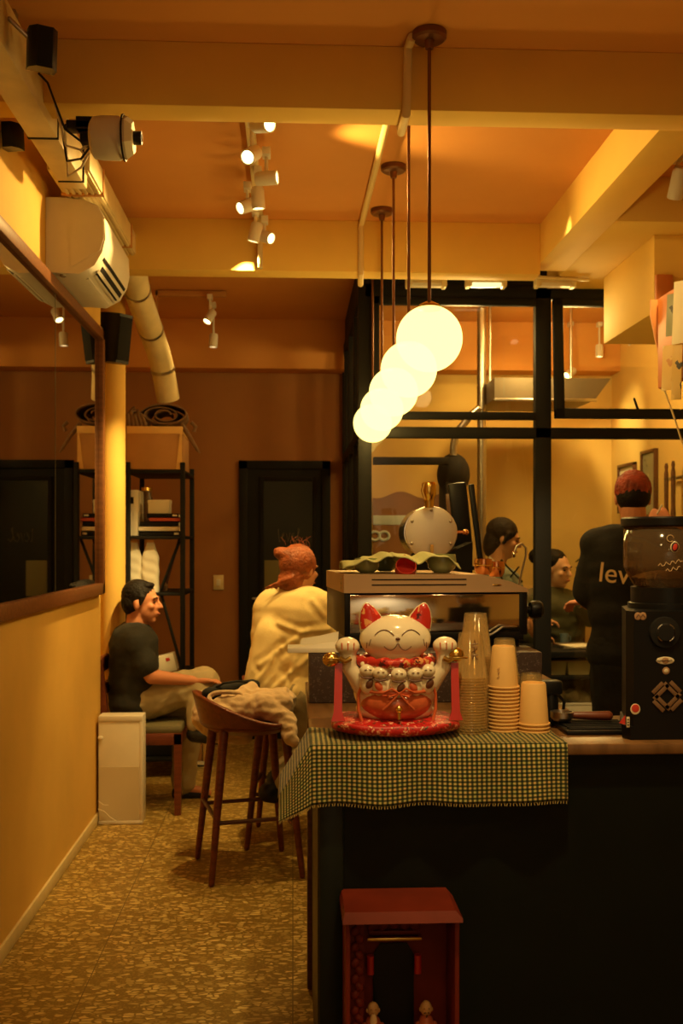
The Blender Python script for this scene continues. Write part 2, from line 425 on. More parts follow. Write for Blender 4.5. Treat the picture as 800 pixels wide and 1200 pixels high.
def hem(o, z, parent):
    b = bmesh.new(); b.from_mesh(o.data)
    bmesh.ops.bisect_plane(b, geom=b.verts[:] + b.edges[:] + b.faces[:], plane_co=(0, 0, z - WL(parent).z), plane_no=(0, 0, -1), clear_outer=True)
    b.to_mesh(o.data); b.free()
    md = o.modifiers.new('thickness', 'SOLIDIFY'); md.thickness = .006; md.offset = -1
def box(name, lo, hi, m, parent=None, bev=0.0, **k): return MB().box(lo, hi, bev).build(name, m, parent, **k)

# ================================================================== THE SETTING
XL = -.975
struct('floor', MB().box((-1.6, -3.1, -.1), (2.5, 7.45, 0)), M['floor'])
struct('ceiling', MB().box((-1.6, -3.1, 2.94), (2.5, 7.45, 3.05)), M['ceil'])
struct('wall_left', MB().box((XL - .12, -3.1, 0), (XL, 5.25, 2.94)), M['wall'])
struct('wall_alcove', MB().box((-1.4, 5.25, 0), (-1.28, 7.42, 2.94)), M['wall'])
struct('wall_alcove_end', MB().box((-1.4, 5.20, 0), (XL - .12, 5.25, 2.94)), M['wall'])
struct('wall_back', MB().box((-1.4, 7.3, 0), (.385, 7.42, 2.94)), M['wall_back'])
struct('wall_inner_back', MB().box((.385, 7.3, 0), (2.5, 7.42, 2.94)), M['wall_in'])
struct('wall_right', MB().box((2.3, -3.1, 0), (2.42, 7.3, 2.94)), M['wall_in'])
struct('wall_rear', MB().box((-1.2, -3.2, 0), (2.42, -3.1, 2.94)), mat('pale_rear_paint', (.80, .76, .66), .8, var=.1, vscale=1.5))
struct('baseboard_left', MB().box((XL, -3.1, 0), (XL + .012, 5.24, .055), .004), M['white_dirty'])
# beams
struct('trim_1', MB().box((XL, 3.17, 2.742), (2.3, 3.29, 2.94), .004), M['beam'])
struct('trim_2', MB().box((-1.28, 4.90, 2.694), (1.195, 5.03, 2.94), .004), M['beam'])
struct('trim_3', MB().box((-1.28, 7.1, 2.60), (2.3, 7.3, 2.94), .004), M['ceil'])
struct('trim_4', MB().box((1.195, 3.29, 2.745), (1.352, 5.03, 2.94), .003), M['beam'])
struct('trim_5', MB().box((1.352, 4.25, 2.75), (2.3, 5.40, 2.94), .003), M['beam'])
struct('trim_6', MB().box((1.585, 4.43, 2.41), (2.3, 5.16, 2.75), .004), M['beam'])
struct('trim_7', MB().box((1.587, 4.405, 2.412), (1.66, 4.43, 2.57), .003), M['orange'])
# round service pipe standing in the alcove
struct('trim_8', MB().cyl((X(132.5, 5.62), 5.62, 0), (X(132.5, 5.62), 5.62, 2.94), .066, seg=32), M['wall'])

# ---- back door with smoked glass
dx0, dx1, dzt = X(280, 7.3), X(387, 7.3), 1.976
d = struct('door_1', MB().box((dx0, 7.27, 0), (dx0 + .06, 7.30, dzt), .003).box((dx1 - .06, 7.27, 0), (dx1, 7.30, dzt), .003).box((dx0, 7.27, dzt - .06), (dx1, 7.30, dzt), .003)
           .box((dx0 + .06, 7.285, 0), (dx1 - .06, 7.30, dzt - .06)), M['black'])
gx0, gx1 = X(309, 7.3), X(366, 7.3)
MB().box((gx0 - .03, 7.268, .15), (gx0, 7.285, 1.86), .004).box((gx1, 7.268, .15), (gx1 + .03, 7.285, 1.86), .004).box((gx0, 7.268, 1.83), (gx1, 7.285, 1.86), .004).box((gx0, 7.268, .15), (gx1, 7.285, .2), .004).build('door_leaf', M['blackm'], d)
box('door_pane', (gx0, 7.275, .2), (gx1, 7.283, 1.83), M['doorglass'], d)
MB().cyl((dx0 + .10, 7.268, 1.0), (dx0 + .10, 7.235, 1.0), .008).caps((dx0 + .10, 7.235, 1.0), .008, (dx0 + .18, 7.235, 1.0)).build('door_handle', M['steel'], d)
# chalky handwritten strokes on the pane
w = MB(); x0 = X(326, 7.27)
def scr(pts): w.tube([(x0 + a * .19, 7.273, 1.40 + c * .1) for a, c in pts], .0022, 6)
scr([(0, .9), (.01, .5), (.04, 0), (.08, .05)]); scr([(.12, .3), (.2, .45), (.22, .65), (.16, .6), (.14, .2), (.2, 0), (.28, .1)])
scr([(.3, .6), (.36, 0), (.44, .65)]); scr([(.48, .3), (.56, .45), (.58, .65), (.52, .6), (.5, .2), (.56, 0), (.66, .1)]); scr([(.68, .1), (.78, .9), (.74, 1), (.72, .3), (.8, 0), (.9, .2)])
w.build('door_writing', M['faint'], d)
box('door_notice', (gx0 + .005, 7.270, 1.02), (gx0 + .15, 7.274, 1.27), M['pale_note'], d, .001)
o = MB().box((X(250, 7.3), 7.29, 1.06), (X(262, 7.3), 7.30, 1.165), .003).build('wall_switch', M['white_dirty']); tag(o, 'small pale light switch plate on the brown back wall left of the black door', 'light switch')
MB().box((X(253.5, 7.3), 7.284, 1.09), (X(258.5, 7.3), 7.292, 1.135), .002).build('rocker', M['white'], o)

# ---- steel and glass partition
YP = 5.45
pl, pc = X(427, YP), X(635, YP)
f = MB()
f.box((pl - .036, YP - .03, 0), (pl + .036, YP + .03, 2.77), .003)
f.box((pc - .043, YP - .03, 0), (pc + .043, YP + .03, 2.77), .003)
f.box((pl, YP - .03, 2.70), (2.3, YP + .03, 2.77), .003).box((pl, YP - .02, 2.77), (2.3, YP + .02, 2.94))
f.box((pl, YP - .03, 1.955), (2.3, YP + .03, 2.012), .003)
f.box((pl, YP - .03, 0), (2.3, YP + .03, .08), .003)
f.box((2.24, YP - .03, 0), (2.3, YP + .03, 2.77), .003)
win = struct('window_1', f, M['black'])
box('window_pane', (pl + .03, YP - .004, .08), (pc - .04, YP + .004, 1.96), M['glass'], win)
box('window_pane', (pc + .04, YP - .004, .08), (2.25, YP + .004, 1.96), M['glass'], win)
box('window_pane', (pl + .03, YP - .004, 2.05), (pc - .04, YP + .004, 2.72), M['glass'], win)
sx0 = pl + .036
MB().box((sx0, YP - .045, 2.052), (pc - .043, YP - .005, 2.092), .003).box((sx0, YP - .045, 2.092), (sx0 + .04, YP - .005, 2.70), .003).box((sx0, YP - .045, 2.66), (pc - .043, YP - .005, 2.70), .003).build('window_sash', M['black'], win)
# the right sash stands ajar: hinged at the top
rot = Matrix.Translation((0, YP - .03, 2.70)) @ Matrix.Rotation(math.radians(-4), 4, 'X') @ Matrix.Translation((0, -(YP - .03), -2.70))
MB().box((pc + .05, YP - .05, 2.055), (2.24, YP - .01, 2.105), .003, rot).box((pc + .05, YP - .05, 2.055), (pc + .10, YP - .01, 2.70), .003, rot).box((2.2, YP - .05, 2.055), (2.24, YP - .01, 2.70), .003, rot).box((pc + .05, YP - .05, 2.66), (2.24, YP - .01, 2.70), .003, rot).build('window_sash', M['black'], win)
MB().box((pc + .09, YP - .033, 2.09), (2.21, YP - .027, 2.67), 0, rot).build('window_pane', M['glass'], win)
hx = X(745, YP - .06)
MB().box((hx - .03, YP - .09, 2.07), (hx + .03, YP - .05, 2.085), .004).caps((hx + .01, YP - .08, 2.085), .008, (hx - .02, YP - .09, 2.16), .006).build('window_handle', M['black'], win)
f = MB()
for y in (5.95, 6.5, 7.0, 7.27): f.box((pl - .03, y - .03, 0), (pl + .03, y + .03, 2.77), .003)
f.box((pl - .03, YP, 2.70), (pl + .03, 7.3, 2.77), .003).box((pl - .02, YP, 2.77), (pl + .02, 7.3, 2.94)).box((pl - .03, YP, 1.955), (pl + .03, 7.3, 2.012), .003).box((pl - .03, YP, 0), (pl + .03, 7.3, .9), .003)
win2 = struct('window_2', f, M['black'])
box('window_pane', (pl - .004, YP + .03, .9), (pl + .004, 7.28, 2.72), M['glass'], win2)

# ================================================================== LAMPS
GY = [3.08 + .55 * k for k in range(5)]
GX, GZ, GR = .412, 2.014, .1
pos = ['nearest and largest in view', 'second from the front', 'middle of the five', 'fourth from the front', 'farthest and smallest in view']
def pendant():
    t = thing('pendant_lamp', '', 'pendant lamp', (GX, GY[0], GZ), 'opal globe pendants over the bar')
    MB().ell((0, 0, 0), (GR, GR, GR), seg=48, n=32).build('globe', M['globe'], t, local=True)
    MB().lathe([(0, .112), (.012, .112), (.03, .103), (.034, .097), (.034, .088), (0, .088)], 24).build('globe_cap', M['brass'], t, local=True)
    MB().cyl((0, 0, .105), (0, 0, 2.92 - GZ), .0055, seg=12).build('rod', M['rod'], t, local=True)
    MB().lathe([(0, 2.94 - GZ), (.052, 2.94 - GZ), (.052, 2.922 - GZ), (.045, 2.916 - GZ), (.016, 2.914 - GZ), (.012, 2.89 - GZ), (0, 2.89 - GZ)], 32).build('canopy', M['rod'], t, local=True)
    return t
pd = pendant()
for k, y in enumerate(GY):
    r = pd if k == 0 else dup(pd, (GX, y, GZ))
    r['label'] = 'glowing white globe pendant on thin rod, ' + pos[k]
def light(kind, name, loc, energy, col, size=.05, target=None, spot=None, blend=.5, sx=None, sy=None):
    l = bpy.data.lights.new(name, kind); l.energy = energy; l.color = col
    if kind == 'AREA': l.shape = 'RECTANGLE'; l.size = sx; l.size_y = sy
    else: l.shadow_soft_size = size
    if spot: l.spot_size = math.radians(spot); l.spot_blend = blend
    o = bpy.data.objects.new(name, l); COL.objects.link(o); o.location = loc
    if target is not None: o.rotation_euler = (Vector(target) - Vector(loc)).to_track_quat('-Z', 'Y').to_euler()
    return o
WARM = (1, .60, .15)
for y in GY: light('POINT', 'globe_light', (GX, y, GZ), 11.5, WARM, .05)

# ---- ceiling track with spot heads
def spot_head(t, name_parent_loc, aim, lens='lamp', scale=1.0):
    pass
def track_head(loc, aim, label, lens='lamp', energy=20, group='track spots over the aisle', spot=70, r=.027, ln=.085, top=2.90, col=(1, .63, .19)):
    loc = Vector(loc); a = (Vector(aim) - loc).normalized()
    t = thing('track_spotlight', label, 'spotlight', loc, group)
    q = Vector((0, 0, 1)).rotation_difference(a).to_matrix().to_4x4()
    MB().lathe([(0, -ln * .5), (r * .8, -ln * .5), (r, -ln * .38), (r, ln * .5), (r * .85, ln * .5), (r * .8, ln * .40)], 24, q).build('lamp_housing', M['white'], t, local=True)
    MB().lathe([(0, ln * .43), (r * .82, ln * .43), (r * .82, ln * .40), (0, ln * .40)], 24, q).build('lens', M[lens], t, local=True)
    MB().caps((0, 0, 0), .007, (0, 0, top - loc.z - .02)).box((-.016, -.03, top - loc.z - .03), (.016, .03, top - loc.z), .003).build('stem', M['white'], t, local=True)
    if energy: light('SPOT', 'spot_light', loc + a * (ln * .5 + .01), energy * 1.5, col, .02, loc + a * 2, spot, .7)
    return t
tx = -.155
o = MB().box((tx - .017, 3.30, 2.90), (tx + .017, 4.88, 2.94), .003).box((tx - .012, 4.86, 2.70), (tx + .012, 4.895, 2.92), .003).build('ceiling_track', M['white_dirty']); tag(o, 'white lighting track running along the ceiling between the two beams', 'lighting track')
def TH(px, py, dd, aim, label, **k): return track_head(P(px, py, dd), aim, label, **k)
TH(307, 146, 3.42, (.6, 2.6, 2.5), 'white track spot closest to the front beam, showing only its lit lens', energy=16, top=2.90)
TH(295, 181, 3.62, (-.5, 2.8, 2.2), 'white track spot tilted down to the left, second from the front beam', energy=30)
TH(312, 209, 3.92, (1.5, 3.6, 2.83), 'white track spot pointing to the right along the ceiling', energy=30)
TH(302, 232, 4.12, (-.02, 4.35, .9), 'white track spot pointing down in the middle of the track', energy=45)
TH(290, 241, 4.30, (-1.2, 3.6, 2.2), 'white track spot pointing down to the left near the middle of the track', energy=40)
TH(299, 272, 4.62, (-.80, 5.0, .3), 'white track spot at the far end of the track, pointing down', energy=70, spot=60)
TH(310, 277, 4.74, (1.0, 3.9, 2.2), 'small white track spot at the far end of the track, pointing right', energy=14)
o = MB().box((X(182, 6.3), 6.285, 2.90), (X(265, 6.3), 6.315, 2.935), .003).box((X(182, 6.3), 6.285, 2.72), (X(185, 6.3), 6.31, 2.93)).build('ceiling_track', M['beam_dark']); tag(o, 'short lighting track across the ceiling of the rear bay', 'lighting track')
track_head(P(246, 371, 6.25), (-.9, 5.9, 2.0), 'white track spot in the rear bay tilted down to the left', 'lamp', 5, 'track spots in the rear bay')
track_head(P(250, 399, 6.45), (-.6, 6.45, 0), 'white cylinder track spot in the rear bay hanging straight down', 'lamp_dim', 4, 'track spots in the rear bay')
# spots reflected in the glass, built as real heads; last one by the bulkhead
track_head(P(668, 437, 7.0), (.9, 6.4, 1.8), 'reflected white spotlight tilted down to the left, modelled behind the glass partition', 'lamp', 8, 'reflected spots in the glass room', top=2.92)
track_head(P(702, 411, 7.0), P(702, 900, 7.0), 'reflected white cylinder spot hanging straight down, modelled in the glass room', 'lamp', 10, 'reflected spots in the glass room', top=2.92)
track_head(P(741, 398, 6.9), (2.25, 7.2, 1.0), 'reflected white spot modelled at the right of the glass room, lighting the wall with pictures', 'lamp', 60, 'reflected spots in the glass room', top=2.92, spot=70)
track_head(P(794, 214, 3.95), (1.50, 5.6, .50), 'white cylinder spot under the ceiling at the right edge, beside the long beam', 'lamp_dim', 14, 'bar spots', spot=50, r=.03, ln=.12, top=2.92)
# three flat flood bars under the second beam
for k, (px, lens) in enumerate([(499, 'lamp_dim'), (569, 'floodlens'), (650, 'lamp_dim')]):
    c = P(px, 331, 5.2)
    t = thing('flood_bar', ['leftmost', 'middle', 'rightmost'][k] + ' of the three short white light bars mounted above the glass partition', 'light bar', c, 'light bars above the glass')
    MB().box((-.105, -.03, -.022), (.105, .03, .022), .004).build('lamp_housing', M['white_dirty'], t, local=True)
    MB().box((-.075, -.034, -.026), (.075, -.002, -.008), .002).build('lens', M['floodlens'] if k == 1 else M['white'], t, local=True)
    for s in (-1, 1): MB().box((s * .092 - .010, -.036, -.028), (s * .092 + .010, .034, .03), .003).build('bracket', M['white_dirty'], t, local=True)
z_ = P(569, 320, 5.15).z
o = MB().tube([P(436, 321, 5.15), P(560, 321, 5.15), P(690, 328, 5.15)], .009).build('conduit', M['white_dirty']); tag(o, 'thin white conduit running above the three light bars', 'conduit')
light('AREA', 'flood_light', P(569, 337, 5.22), 6, (1, .7, .25), sx=.15, sy=.03, target=P(569, 600, 4.9))
# conduit over the pendants
cz = 2.925
o = MB().tube([(.36, 3.08, cz), (.355, 3.15, cz), (.352, 3.155, 2.76), (.35, 3.16, 2.725), (.35, 3.30, 2.725), (.348, 3.32, 2.77), (.345, 3.36, cz), (.33, 4.85, cz), (.325, 4.885, 2.91), (.325, 4.885, 2.68), (.33, 5.0, 2.66)], .014, 12).build('conduit', M['pipe']); tag(o, 'cream conduit pipe running over the ceiling beams beside the globe pendants', 'conduit')

# ================================================================== LEFT WALL
# mirror
mz0, mz1, my0, my1 = 1.14, 2.455, 2.2, 5.19
t = thing('wall_mirror', 'long dark tinted mirror in a brown wooden frame on the left wall', 'mirror', (XL, 3.7, 1.8))
MB().box((XL + .001, my0, mz0), (XL + .035, my1, mz0 + .055), .004).box((XL + .001, my0, mz1 - .05), (XL + .035, my1, mz1), .004).box((XL + .001, my1 - .055, mz0), (XL + .035, my1, mz1), .004).box((XL + .001, my0, mz0), (XL + .035, my0 + .05, mz1), .004).build('mirror_frame', M['darkwood'], t)
jy = 4.20
box('mirror_glass', (XL + .002, my0 + .05, mz0 + .05), (XL + .014, jy - .001, mz1 - .05), M['mirror'], t)
box('mirror_glass', (XL + .002, jy + .001, mz0 + .05), (XL + .014, my1 - .05, mz1 - .05), M['mirror'], t)
box('mirror_joint', (XL + .0125, jy - .0015, mz0 + .05), (XL + .0150, jy + .0015, mz1 - .05), M['faint'], t)
# air conditioner
ay0, ay1, ax1, az0, az1 = 4.09, 4.69, -.742, 2.463, 2.76
t = thing('air_conditioner', 'white wall-mounted air conditioner above the mirror', 'air conditioner', (XL, 4.4, az0))
H = az1 - az0; D = ax1 - XL
prof = [(0, 0), (.06, -.0), (.13, -.004), (.19, .03), (D - .012, .085), (D, .14), (D - .004, .22), (D - .03, H - .03), (D - .09, H - .006), (.05, H), (0, H)]
MB().prism([(XL + a + .002, ay0, az0 + c) for a, c in prof], (0, ay1 - ay0, 0)).build('ac_body', M['white'], t, ang=40)
MB().prism([(XL + a + .002, ay0 - .004, az0 + c) for a, c in [(D * .42, .02), (D - .02, .09), (D - .004, .14), (D - .008, .22), (D - .035, H - .032), (D - .09, H - .012), (D * .42, H - .008)]], (0, .006, 0)).build('end_panel', M['white'], t)
def acp(k, off=0.0):   # along the lower front of the casing section
    a, c = (.105, -.003), (D - .010, .088)
    b2 = (.19, .028)
    p = Vector(a).lerp(Vector(b2), k / .5) if k < .5 else Vector(b2).lerp(Vector(c), (k - .5) / .5)
    tt = (Vector(b2) - Vector(a)) if k < .5 else (Vector(c) - Vector(b2)); nn = Vector((tt.y, -tt.x)).normalized()
    return p + nn * off
def ac_strip(k0, k1, y0, y1, o0, o1, mm, nm):
    pl_ = [acp(k0, o0), acp(k1, o0), acp(k1, o1), acp(k0, o1)]
    return MB().prism([(XL + p.x + .002, y0, az0 + p.y) for p in pl_], (0, y1 - y0, 0)).build(nm, mm, t)
ac_strip(.06, .46, ay0 + .10, ay1 - .04, -.001, .002, M['blackm'], 'outlet_slot')
ac_strip(.54, .70, ay0 + .10, ay1 - .04, -.001, .002, M['blackm'], 'outlet_slot')
ac_strip(.82, .92, ay0 + .06, ay1 - .03, -.001, .002, M['blackm'], 'outlet_slot')
ac_strip(.16, .24, ay0 + .10, ay1 - .04, .0, .010, M['white'], 'louver_vane')
ac_strip(.36, .41, ay0 + .10, ay1 - .04, .0, .008, M['white'], 'louver_vane')
ac_strip(.47, .53, ay0 + .07, ay1 - .02, -.002, .006, M['white'], 'louver_vane')
MB().ell((XL + .06, ay0 + .04, az0 - .003), (.012, .02, .006)).build('drain_plug', M['steel'], t)
# trunking
t = thing('cable_trunking', 'large cream metal trunking box running along the top of the left wall', 'trunking', (-.81, 2.5, 2.71))
MB().box((-.855, -2.0, 2.708), (-.761, 3.36, 2.848), .003).build('trunk_section', M['white_dirty'], t)
MB().box((-.853, 3.365, 2.710), (-.763, 3.845, 2.846), .003).build('trunk_section', M['white_dirty'], t)
MB().box((-.857, 3.355, 2.706), (-.759, 3.368, 2.850), .001).build('joint_strip', M['blackm'], t)
MB().box((-.8505, 3.76, 2.7065), (-.757, 3.766, 2.849)).build('joint_strip', M['blackm'], t)
for y in (1.5, 3.0): MB().box((-.82, y, 2.848), (-.80, y + .03, 2.94), .002).build('hanger', M['steel'], t)
MB().tube([(-.757, 3.70, 2.80), (-.750, 3.705, 2.79), (-.750, 3.705, 2.77), (-.757, 3.70, 2.765)], .004).build('latch', M['steel'], t)
t = thing('ribbed_trunking', 'ribbed cream trunking continuing behind the air conditioner', 'trunking', (-.82, 4.5, 2.75))
m_ = MB().box((-.90, 3.80, 2.765), (-.744, 5.3, 2.86), .003)
m_.build('trunk_section', M['white_dirty'], t)
r_ = MB()
for k in range(6): r_.box((-.885 + k * .024, 3.81, 2.758), (-.872 + k * .024, 5.0, 2.768), .002)
r_.build('ribs', M['white_dirty'], t)
for y in (4.05, 4.75): MB().box((-.905, y, 2.756), (-.739, y + .02, 2.864), .002).build('joint_strip', M['beam_dark'], t)
for y in (4.3, 5.1): MB().box((-.83, y, 2.86), (-.81, y + .03, 2.94), .002).build('hanger', M['steel'], t)
pts = []
ctl = [Vector((-.82, 5.02, 2.80)), Vector((-.815, 5.28, 2.765)), P(162, 345, 5.5), P(176, 385, 5.9), P(189, 425, 6.2), P(197, 468, 6.32)]
for i in range(len(ctl) - 1):
    a = ctl[max(i - 1, 0)]; b_ = ctl[i]; c = ctl[i + 1]; e = ctl[min(i + 2, len(ctl) - 1)]
    for k in range(8):
        u = k / 8
        pts.append(.5 * ((2 * b_) + (c - a) * u + (2 * a - 5 * b_ + 4 * c - e) * u * u + (3 * b_ - a - 3 * c + e) * u ** 3))
pts.append(ctl[-1])
t = thing('air_duct', 'curved cream sheet-metal duct bending down towards the shelf', 'duct', tuple(ctl[-1]))
MB().tube(pts, .070, 20).build('duct_tube', M['white_dirty'], t)
for i in (14, 24, 33): MB().tube([pts[i], pts[i] + (pts[i + 1] - pts[i]).normalized() * .02], .074, 20).build('duct_collar', M['steel'], t)
# speakers
def speaker(c, label, w, dp, h, ry, mount):
    t = thing('wall_speaker', label, 'speaker', c, 'small black speakers')
    mx = Matrix.Rotation(ry, 4, 'Z') @ Matrix.Rotation(math.radians(8), 4, 'X')
    poly = [(-w / 2, dp / 2, 0), (w / 2, dp / 2, 0), (w / 2, -dp * .1, 0), (w * .28, -dp / 2, 0), (-w * .28, -dp / 2, 0), (-w / 2, -dp * .1, 0)]
    MB().prism([(a, b2, -h / 2) for a, b2, _ in poly], (0, 0, h), mx).build('cabinet', M['blackp'], t, local=True)
    MB().box((-w * .27, -dp / 2 - .004, -h * .44), (w * .27, -dp / 2 + .002, h * .44), .002, mx).build('grille', M['blackm'], t, local=True)
    MB().caps((0, dp * .3, 0), .008, Vector(mount) - Vector(c), .006).build('bracket', M['steel'], t, local=True)
    return t
speaker(P(50, 58, 2.8), 'small black speaker fixed beside the trunking at the top left', .075, .06, .105, math.radians(25), (-.758, 2.78, 2.80))
speaker(P(13, 160, 3.45), 'black speaker tucked between the trunking and the left wall', .06, .07, .08, math.radians(-10), (XL, 3.5, 2.78))
speaker(P(136, 397, 5.36), 'large black wedge speaker on the wall end below the air conditioner', .15, .13, .25, math.radians(50), (XL - .01, 5.3, 2.5))
# projector
c = P(128, 162, 3.12)
t = thing('projector', 'white rounded projector with a black lens hung under the ceiling beam', 'projector', c)
MB().lathe([(0, -.055), (.045, -.055), (.06, -.045), (.064, -.02), (.064, .03), (.056, .045), (0, .045)], 32, Matrix.Rotation(PI / 2, 4, 'Y') @ Matrix.Rotation(PI / 8, 4, 'Z')).build('projector_body', M['white'], t, local=True)
q = Matrix.Translation((.062, -.005, 0)) @ Matrix.Rotation(PI / 2, 4, 'Y')
MB().lathe([(0, -.016), (.066, -.016), (.066, -.008), (.05, .012), (0, .012)], 6, q).build('face_plate', M['paper'], t, local=True, smooth=False)
MB().lathe([(.0635, -.019), (.068, -.019), (.068, -.014), (.0635, -.014)], 32, q).build('face_gasket', M['blackp'], t, local=True)
MB().lathe([(0, .010), (.02, .010), (.02, .036), (.013, .036), (.012, .030), (0, .030)], 20, q).build('lens_barrel', M['blackp'], t, local=True)
MB().box((-.13, .0, .03), (.0, .05, .055), .004).box((-.10, .0, .03), (-.03, .045, .065)).caps((-.13, .02, .04), .01, (-.75 - c.x + .02, .4, .18), .01).build('bracket', M['blackp'], t, local=True)
MB().box((-.085, -.02, -.02), (-.05, .03, .012), .004).build('plug_block', M['blackp'], t, local=True)
for k in range(4):
    a = Vector((-.758, 3.1 + .12 * k, 2.80)); b_ = c + Vector((-.055, 0, .0 - .012 * k))
    mid = (a + b_) / 2 + Vector((-.01 * k, 0, -.07 - .02 * k))
    pts = [a, a * .6 + mid * .4 + Vector((0, -.02, .03)), mid, b_ * .6 + mid * .4 + Vector((0, 0, -.02)), b_]
    pp = []
    for i in range(len(pts) - 1):
        for s_ in range(5): pp.append(pts[i].lerp(pts[i + 1], s_ / 5))
    o = MB().tube(pp, .0035, 8).build('cable', M['white'] if k in (1, 3) else M['blackp'])
    tag(o, ['black cable looping from trunking to projector, topmost', 'thin white cable looping from the trunking to the projector', 'black cable looping below the projector bracket', 'lower white cable sagging beside the projector'][k], 'cable', 'projector cables')

# ================================================================== ORANGE BOARD, RIGHT
t = thing('hanging_board', 'orange overhead board with cards pinned to it at the right edge', 'board', (1.52, 3.9, 2.03))
MB().box((1.50, 3.2, 2.03), (1.53, 4.15, 2.40), .003).build('panel', M['orange'], t)
MB().prism([(1.475, 4.16, 2.40), (1.475, 4.16, 2.33), (1.54, 4.16, 2.03), (1.58, 4.16, 2.03), (1.58, 4.16, 2.40)], (0, .012, 0)).build('end_board', M['peach'], t)
for y in (3.3, 3.6): MB().cyl((1.515, y, 2.39), (1.515, y, 2.94), .006).build('hanger', M['steel'], t)
cards = [(786.5, 369, 9, 48, 'photo1', 'grey-green card with black figure, upper left on the orange board'), (796, 366, 12, 70, 'paper', 'white card, upper right on the orange board'),
         (783, 431, 11, 52, 'photo2', 'yellow card at the lower left corner of the orange board'), (793, 435, 9, 64, 'photo3', 'black and yellow card, lower right on the orange board')]
for px, py, w_, h_, m_, lb in cards:
    dk = 1.482 / math.tan(YAW + math.atan((px - 400) / F)); c = P(px, py, dk)
    ww = .032 if w_ < 10 else .042; hh = h_ * 4.1 / 1200
    mx = Matrix.Rotation(math.radians(-62), 4, 'Z')
    o = MB().box((-ww / 2 * 1.6, -.002, -hh / 2), (ww / 2 * 1.6, .002, hh / 2), .001, Matrix.Translation(c) @ Matrix.Rotation(math.radians(-66), 4, 'Z') @ Matrix.Rotation(math.radians(3), 4, 'Y')).build('pinned_card', M[m_], None, loc=c)
    tag(o, lb, 'card', 'cards on the orange board')
o = MB().tube([P(778, 456, 4.14), P(790, 490, 4.1), P(806, 540, 4.05)], .004, 8).build('cord', M['white_dirty']); tag(o, 'thin pale cord hanging down from the orange board', 'cord')

# ================================================================== BAR
t = thing('bar_counter', 'black L-shaped bar counter with dark green side panelling', 'counter', (.06, 2.28, 0))
MB().box((.075, 2.28, 0), (2.25, 2.31, .925)).box((.075, 2.30, 0), (.095, 3.25, .925)).box((.70, 2.60, 0), (.72, 3.27, .925)).box((.72, 2.58, 0), (2.25, 2.60, .925)).box((2.22, 2.3, 0), (2.25, 2.6, .925)).box((.095, 3.22, 0), (.70, 3.25, .925)).build('carcass', M['bar'], t)
MB().box((.055, 2.275, .0), (.075, 2.36, .925), .003).box((.060, 2.36, .0), (.075, 3.20, .925), .002).build('side_panel', M['barside'], t)
MB().box((.045, 3.20, .0), (.085, 3.27, .925), .004).build('end_post', M['deepwood'], t)
MB().box((.058, 2.268, 0), (.112, 2.281, .925), .003).build('corner_stile', M['barside'], t)
MB().box((.38, 3.27, 0), (.80, 4.9, .925)).build('rear_carcass', M['bar'], t)
o = MB().box((.04, 2.25, .925), (2.25, 2.62, .95), .004).box((.04, 2.62, .925), (.74, 3.29, .95), .002).build('countertop', M['topwood']); tag(o, 'brown wooden countertop on the front of the black bar', 'countertop')
o = MB().box((.33, 3.295, .925), (.85, 4.95, .95), .004).build('countertop', M['topwood']); tag(o, 'rear wooden bar top where the woman in cream sits', 'countertop')
# granite upstand
o = MB().box((X(362, 2.85), 2.85, .951), (X(635, 2.85), 2.99, 1.09), .003).build('granite_ledge', M['granite']); tag(o, 'dark speckled granite ledge behind the lucky cat, under the coffee machine', 'ledge')
# paper tray on the ledge
c = P(372, 758, 2.9)
t = thing('paper_box', 'open white paper box on the left end of the granite ledge', 'box', (c.x, 2.9, 1.091))
MB().box((-.085, -.05, 0), (.06, .05, .014), .002).build('box_base', M['paper'], t, local=True)
MB().prism([(-.085, -.05, .012), (.055, -.05, .012), (.078, -.045, .042), (.05, -.04, .030), (-.04, -.045, .018)], (0, .006, 0)).build('front_flap', M['paper'], t, local=True)
MB().prism([(-.05, .05, .012), (.06, .05, .012), (.062, .055, .050), (.01, .06, .038), (-.045, .055, .030)], (0, .004, 0)).build('rear_flap', M['paper'], t, local=True)

# gingham cloth
def clf(u, v):
    a = -.10 + u * .695; q = -.21 + v * .335   # a along the bar, q over the edge
    a2 = a + .012
    s = max(0, .04 - a2)
    drop = 0.; y = 2.243
    if q < 0: y = 2.243 - q; z = .953 - .9 * s
    else:
        z = .9515 - q - .8 * s * (1 - .75 * q / .125) + .0025 * math.sin(a * 26) * q / .12
        y = 2.243 - .004 - .010 * (q / .125) * (1 + math.sin(a * 38 + 1) * .8)
    x = a2 if a2 > .04 else .04 - .55 * s
    if q > 0: x += .004 * math.sin(q * 40) * 0
    if q < 0: z += .0012 * math.sin(a * 60) * math.sin(q * 50) + .0012
    y -= .25 * s * (1 if q > 0 else 0) * (q / .125)
    if s > 0 and q < 0: x -= .002
    return Vector((x, y, z))
o = MB().grid(clf, 110, 48, uv=lambda u, v: (u * .695 / .011, v * .335 / .0088)).build('gingham_cloth', M['gingham'], None, solid=.0015, loc=(.3, 2.243, .953)); tag(o, 'green and yellow gingham cloth draped over the front edge of the bar', 'cloth')
fr_ = MB()
for k in range(110):
    p = clf((k + .5) / 110, 1); fr_.tube([p, p + Vector((random.uniform(-.002, .002), 0, -.006))], .0009, 5)
fr_.build('fringe', M['gingham'], o)

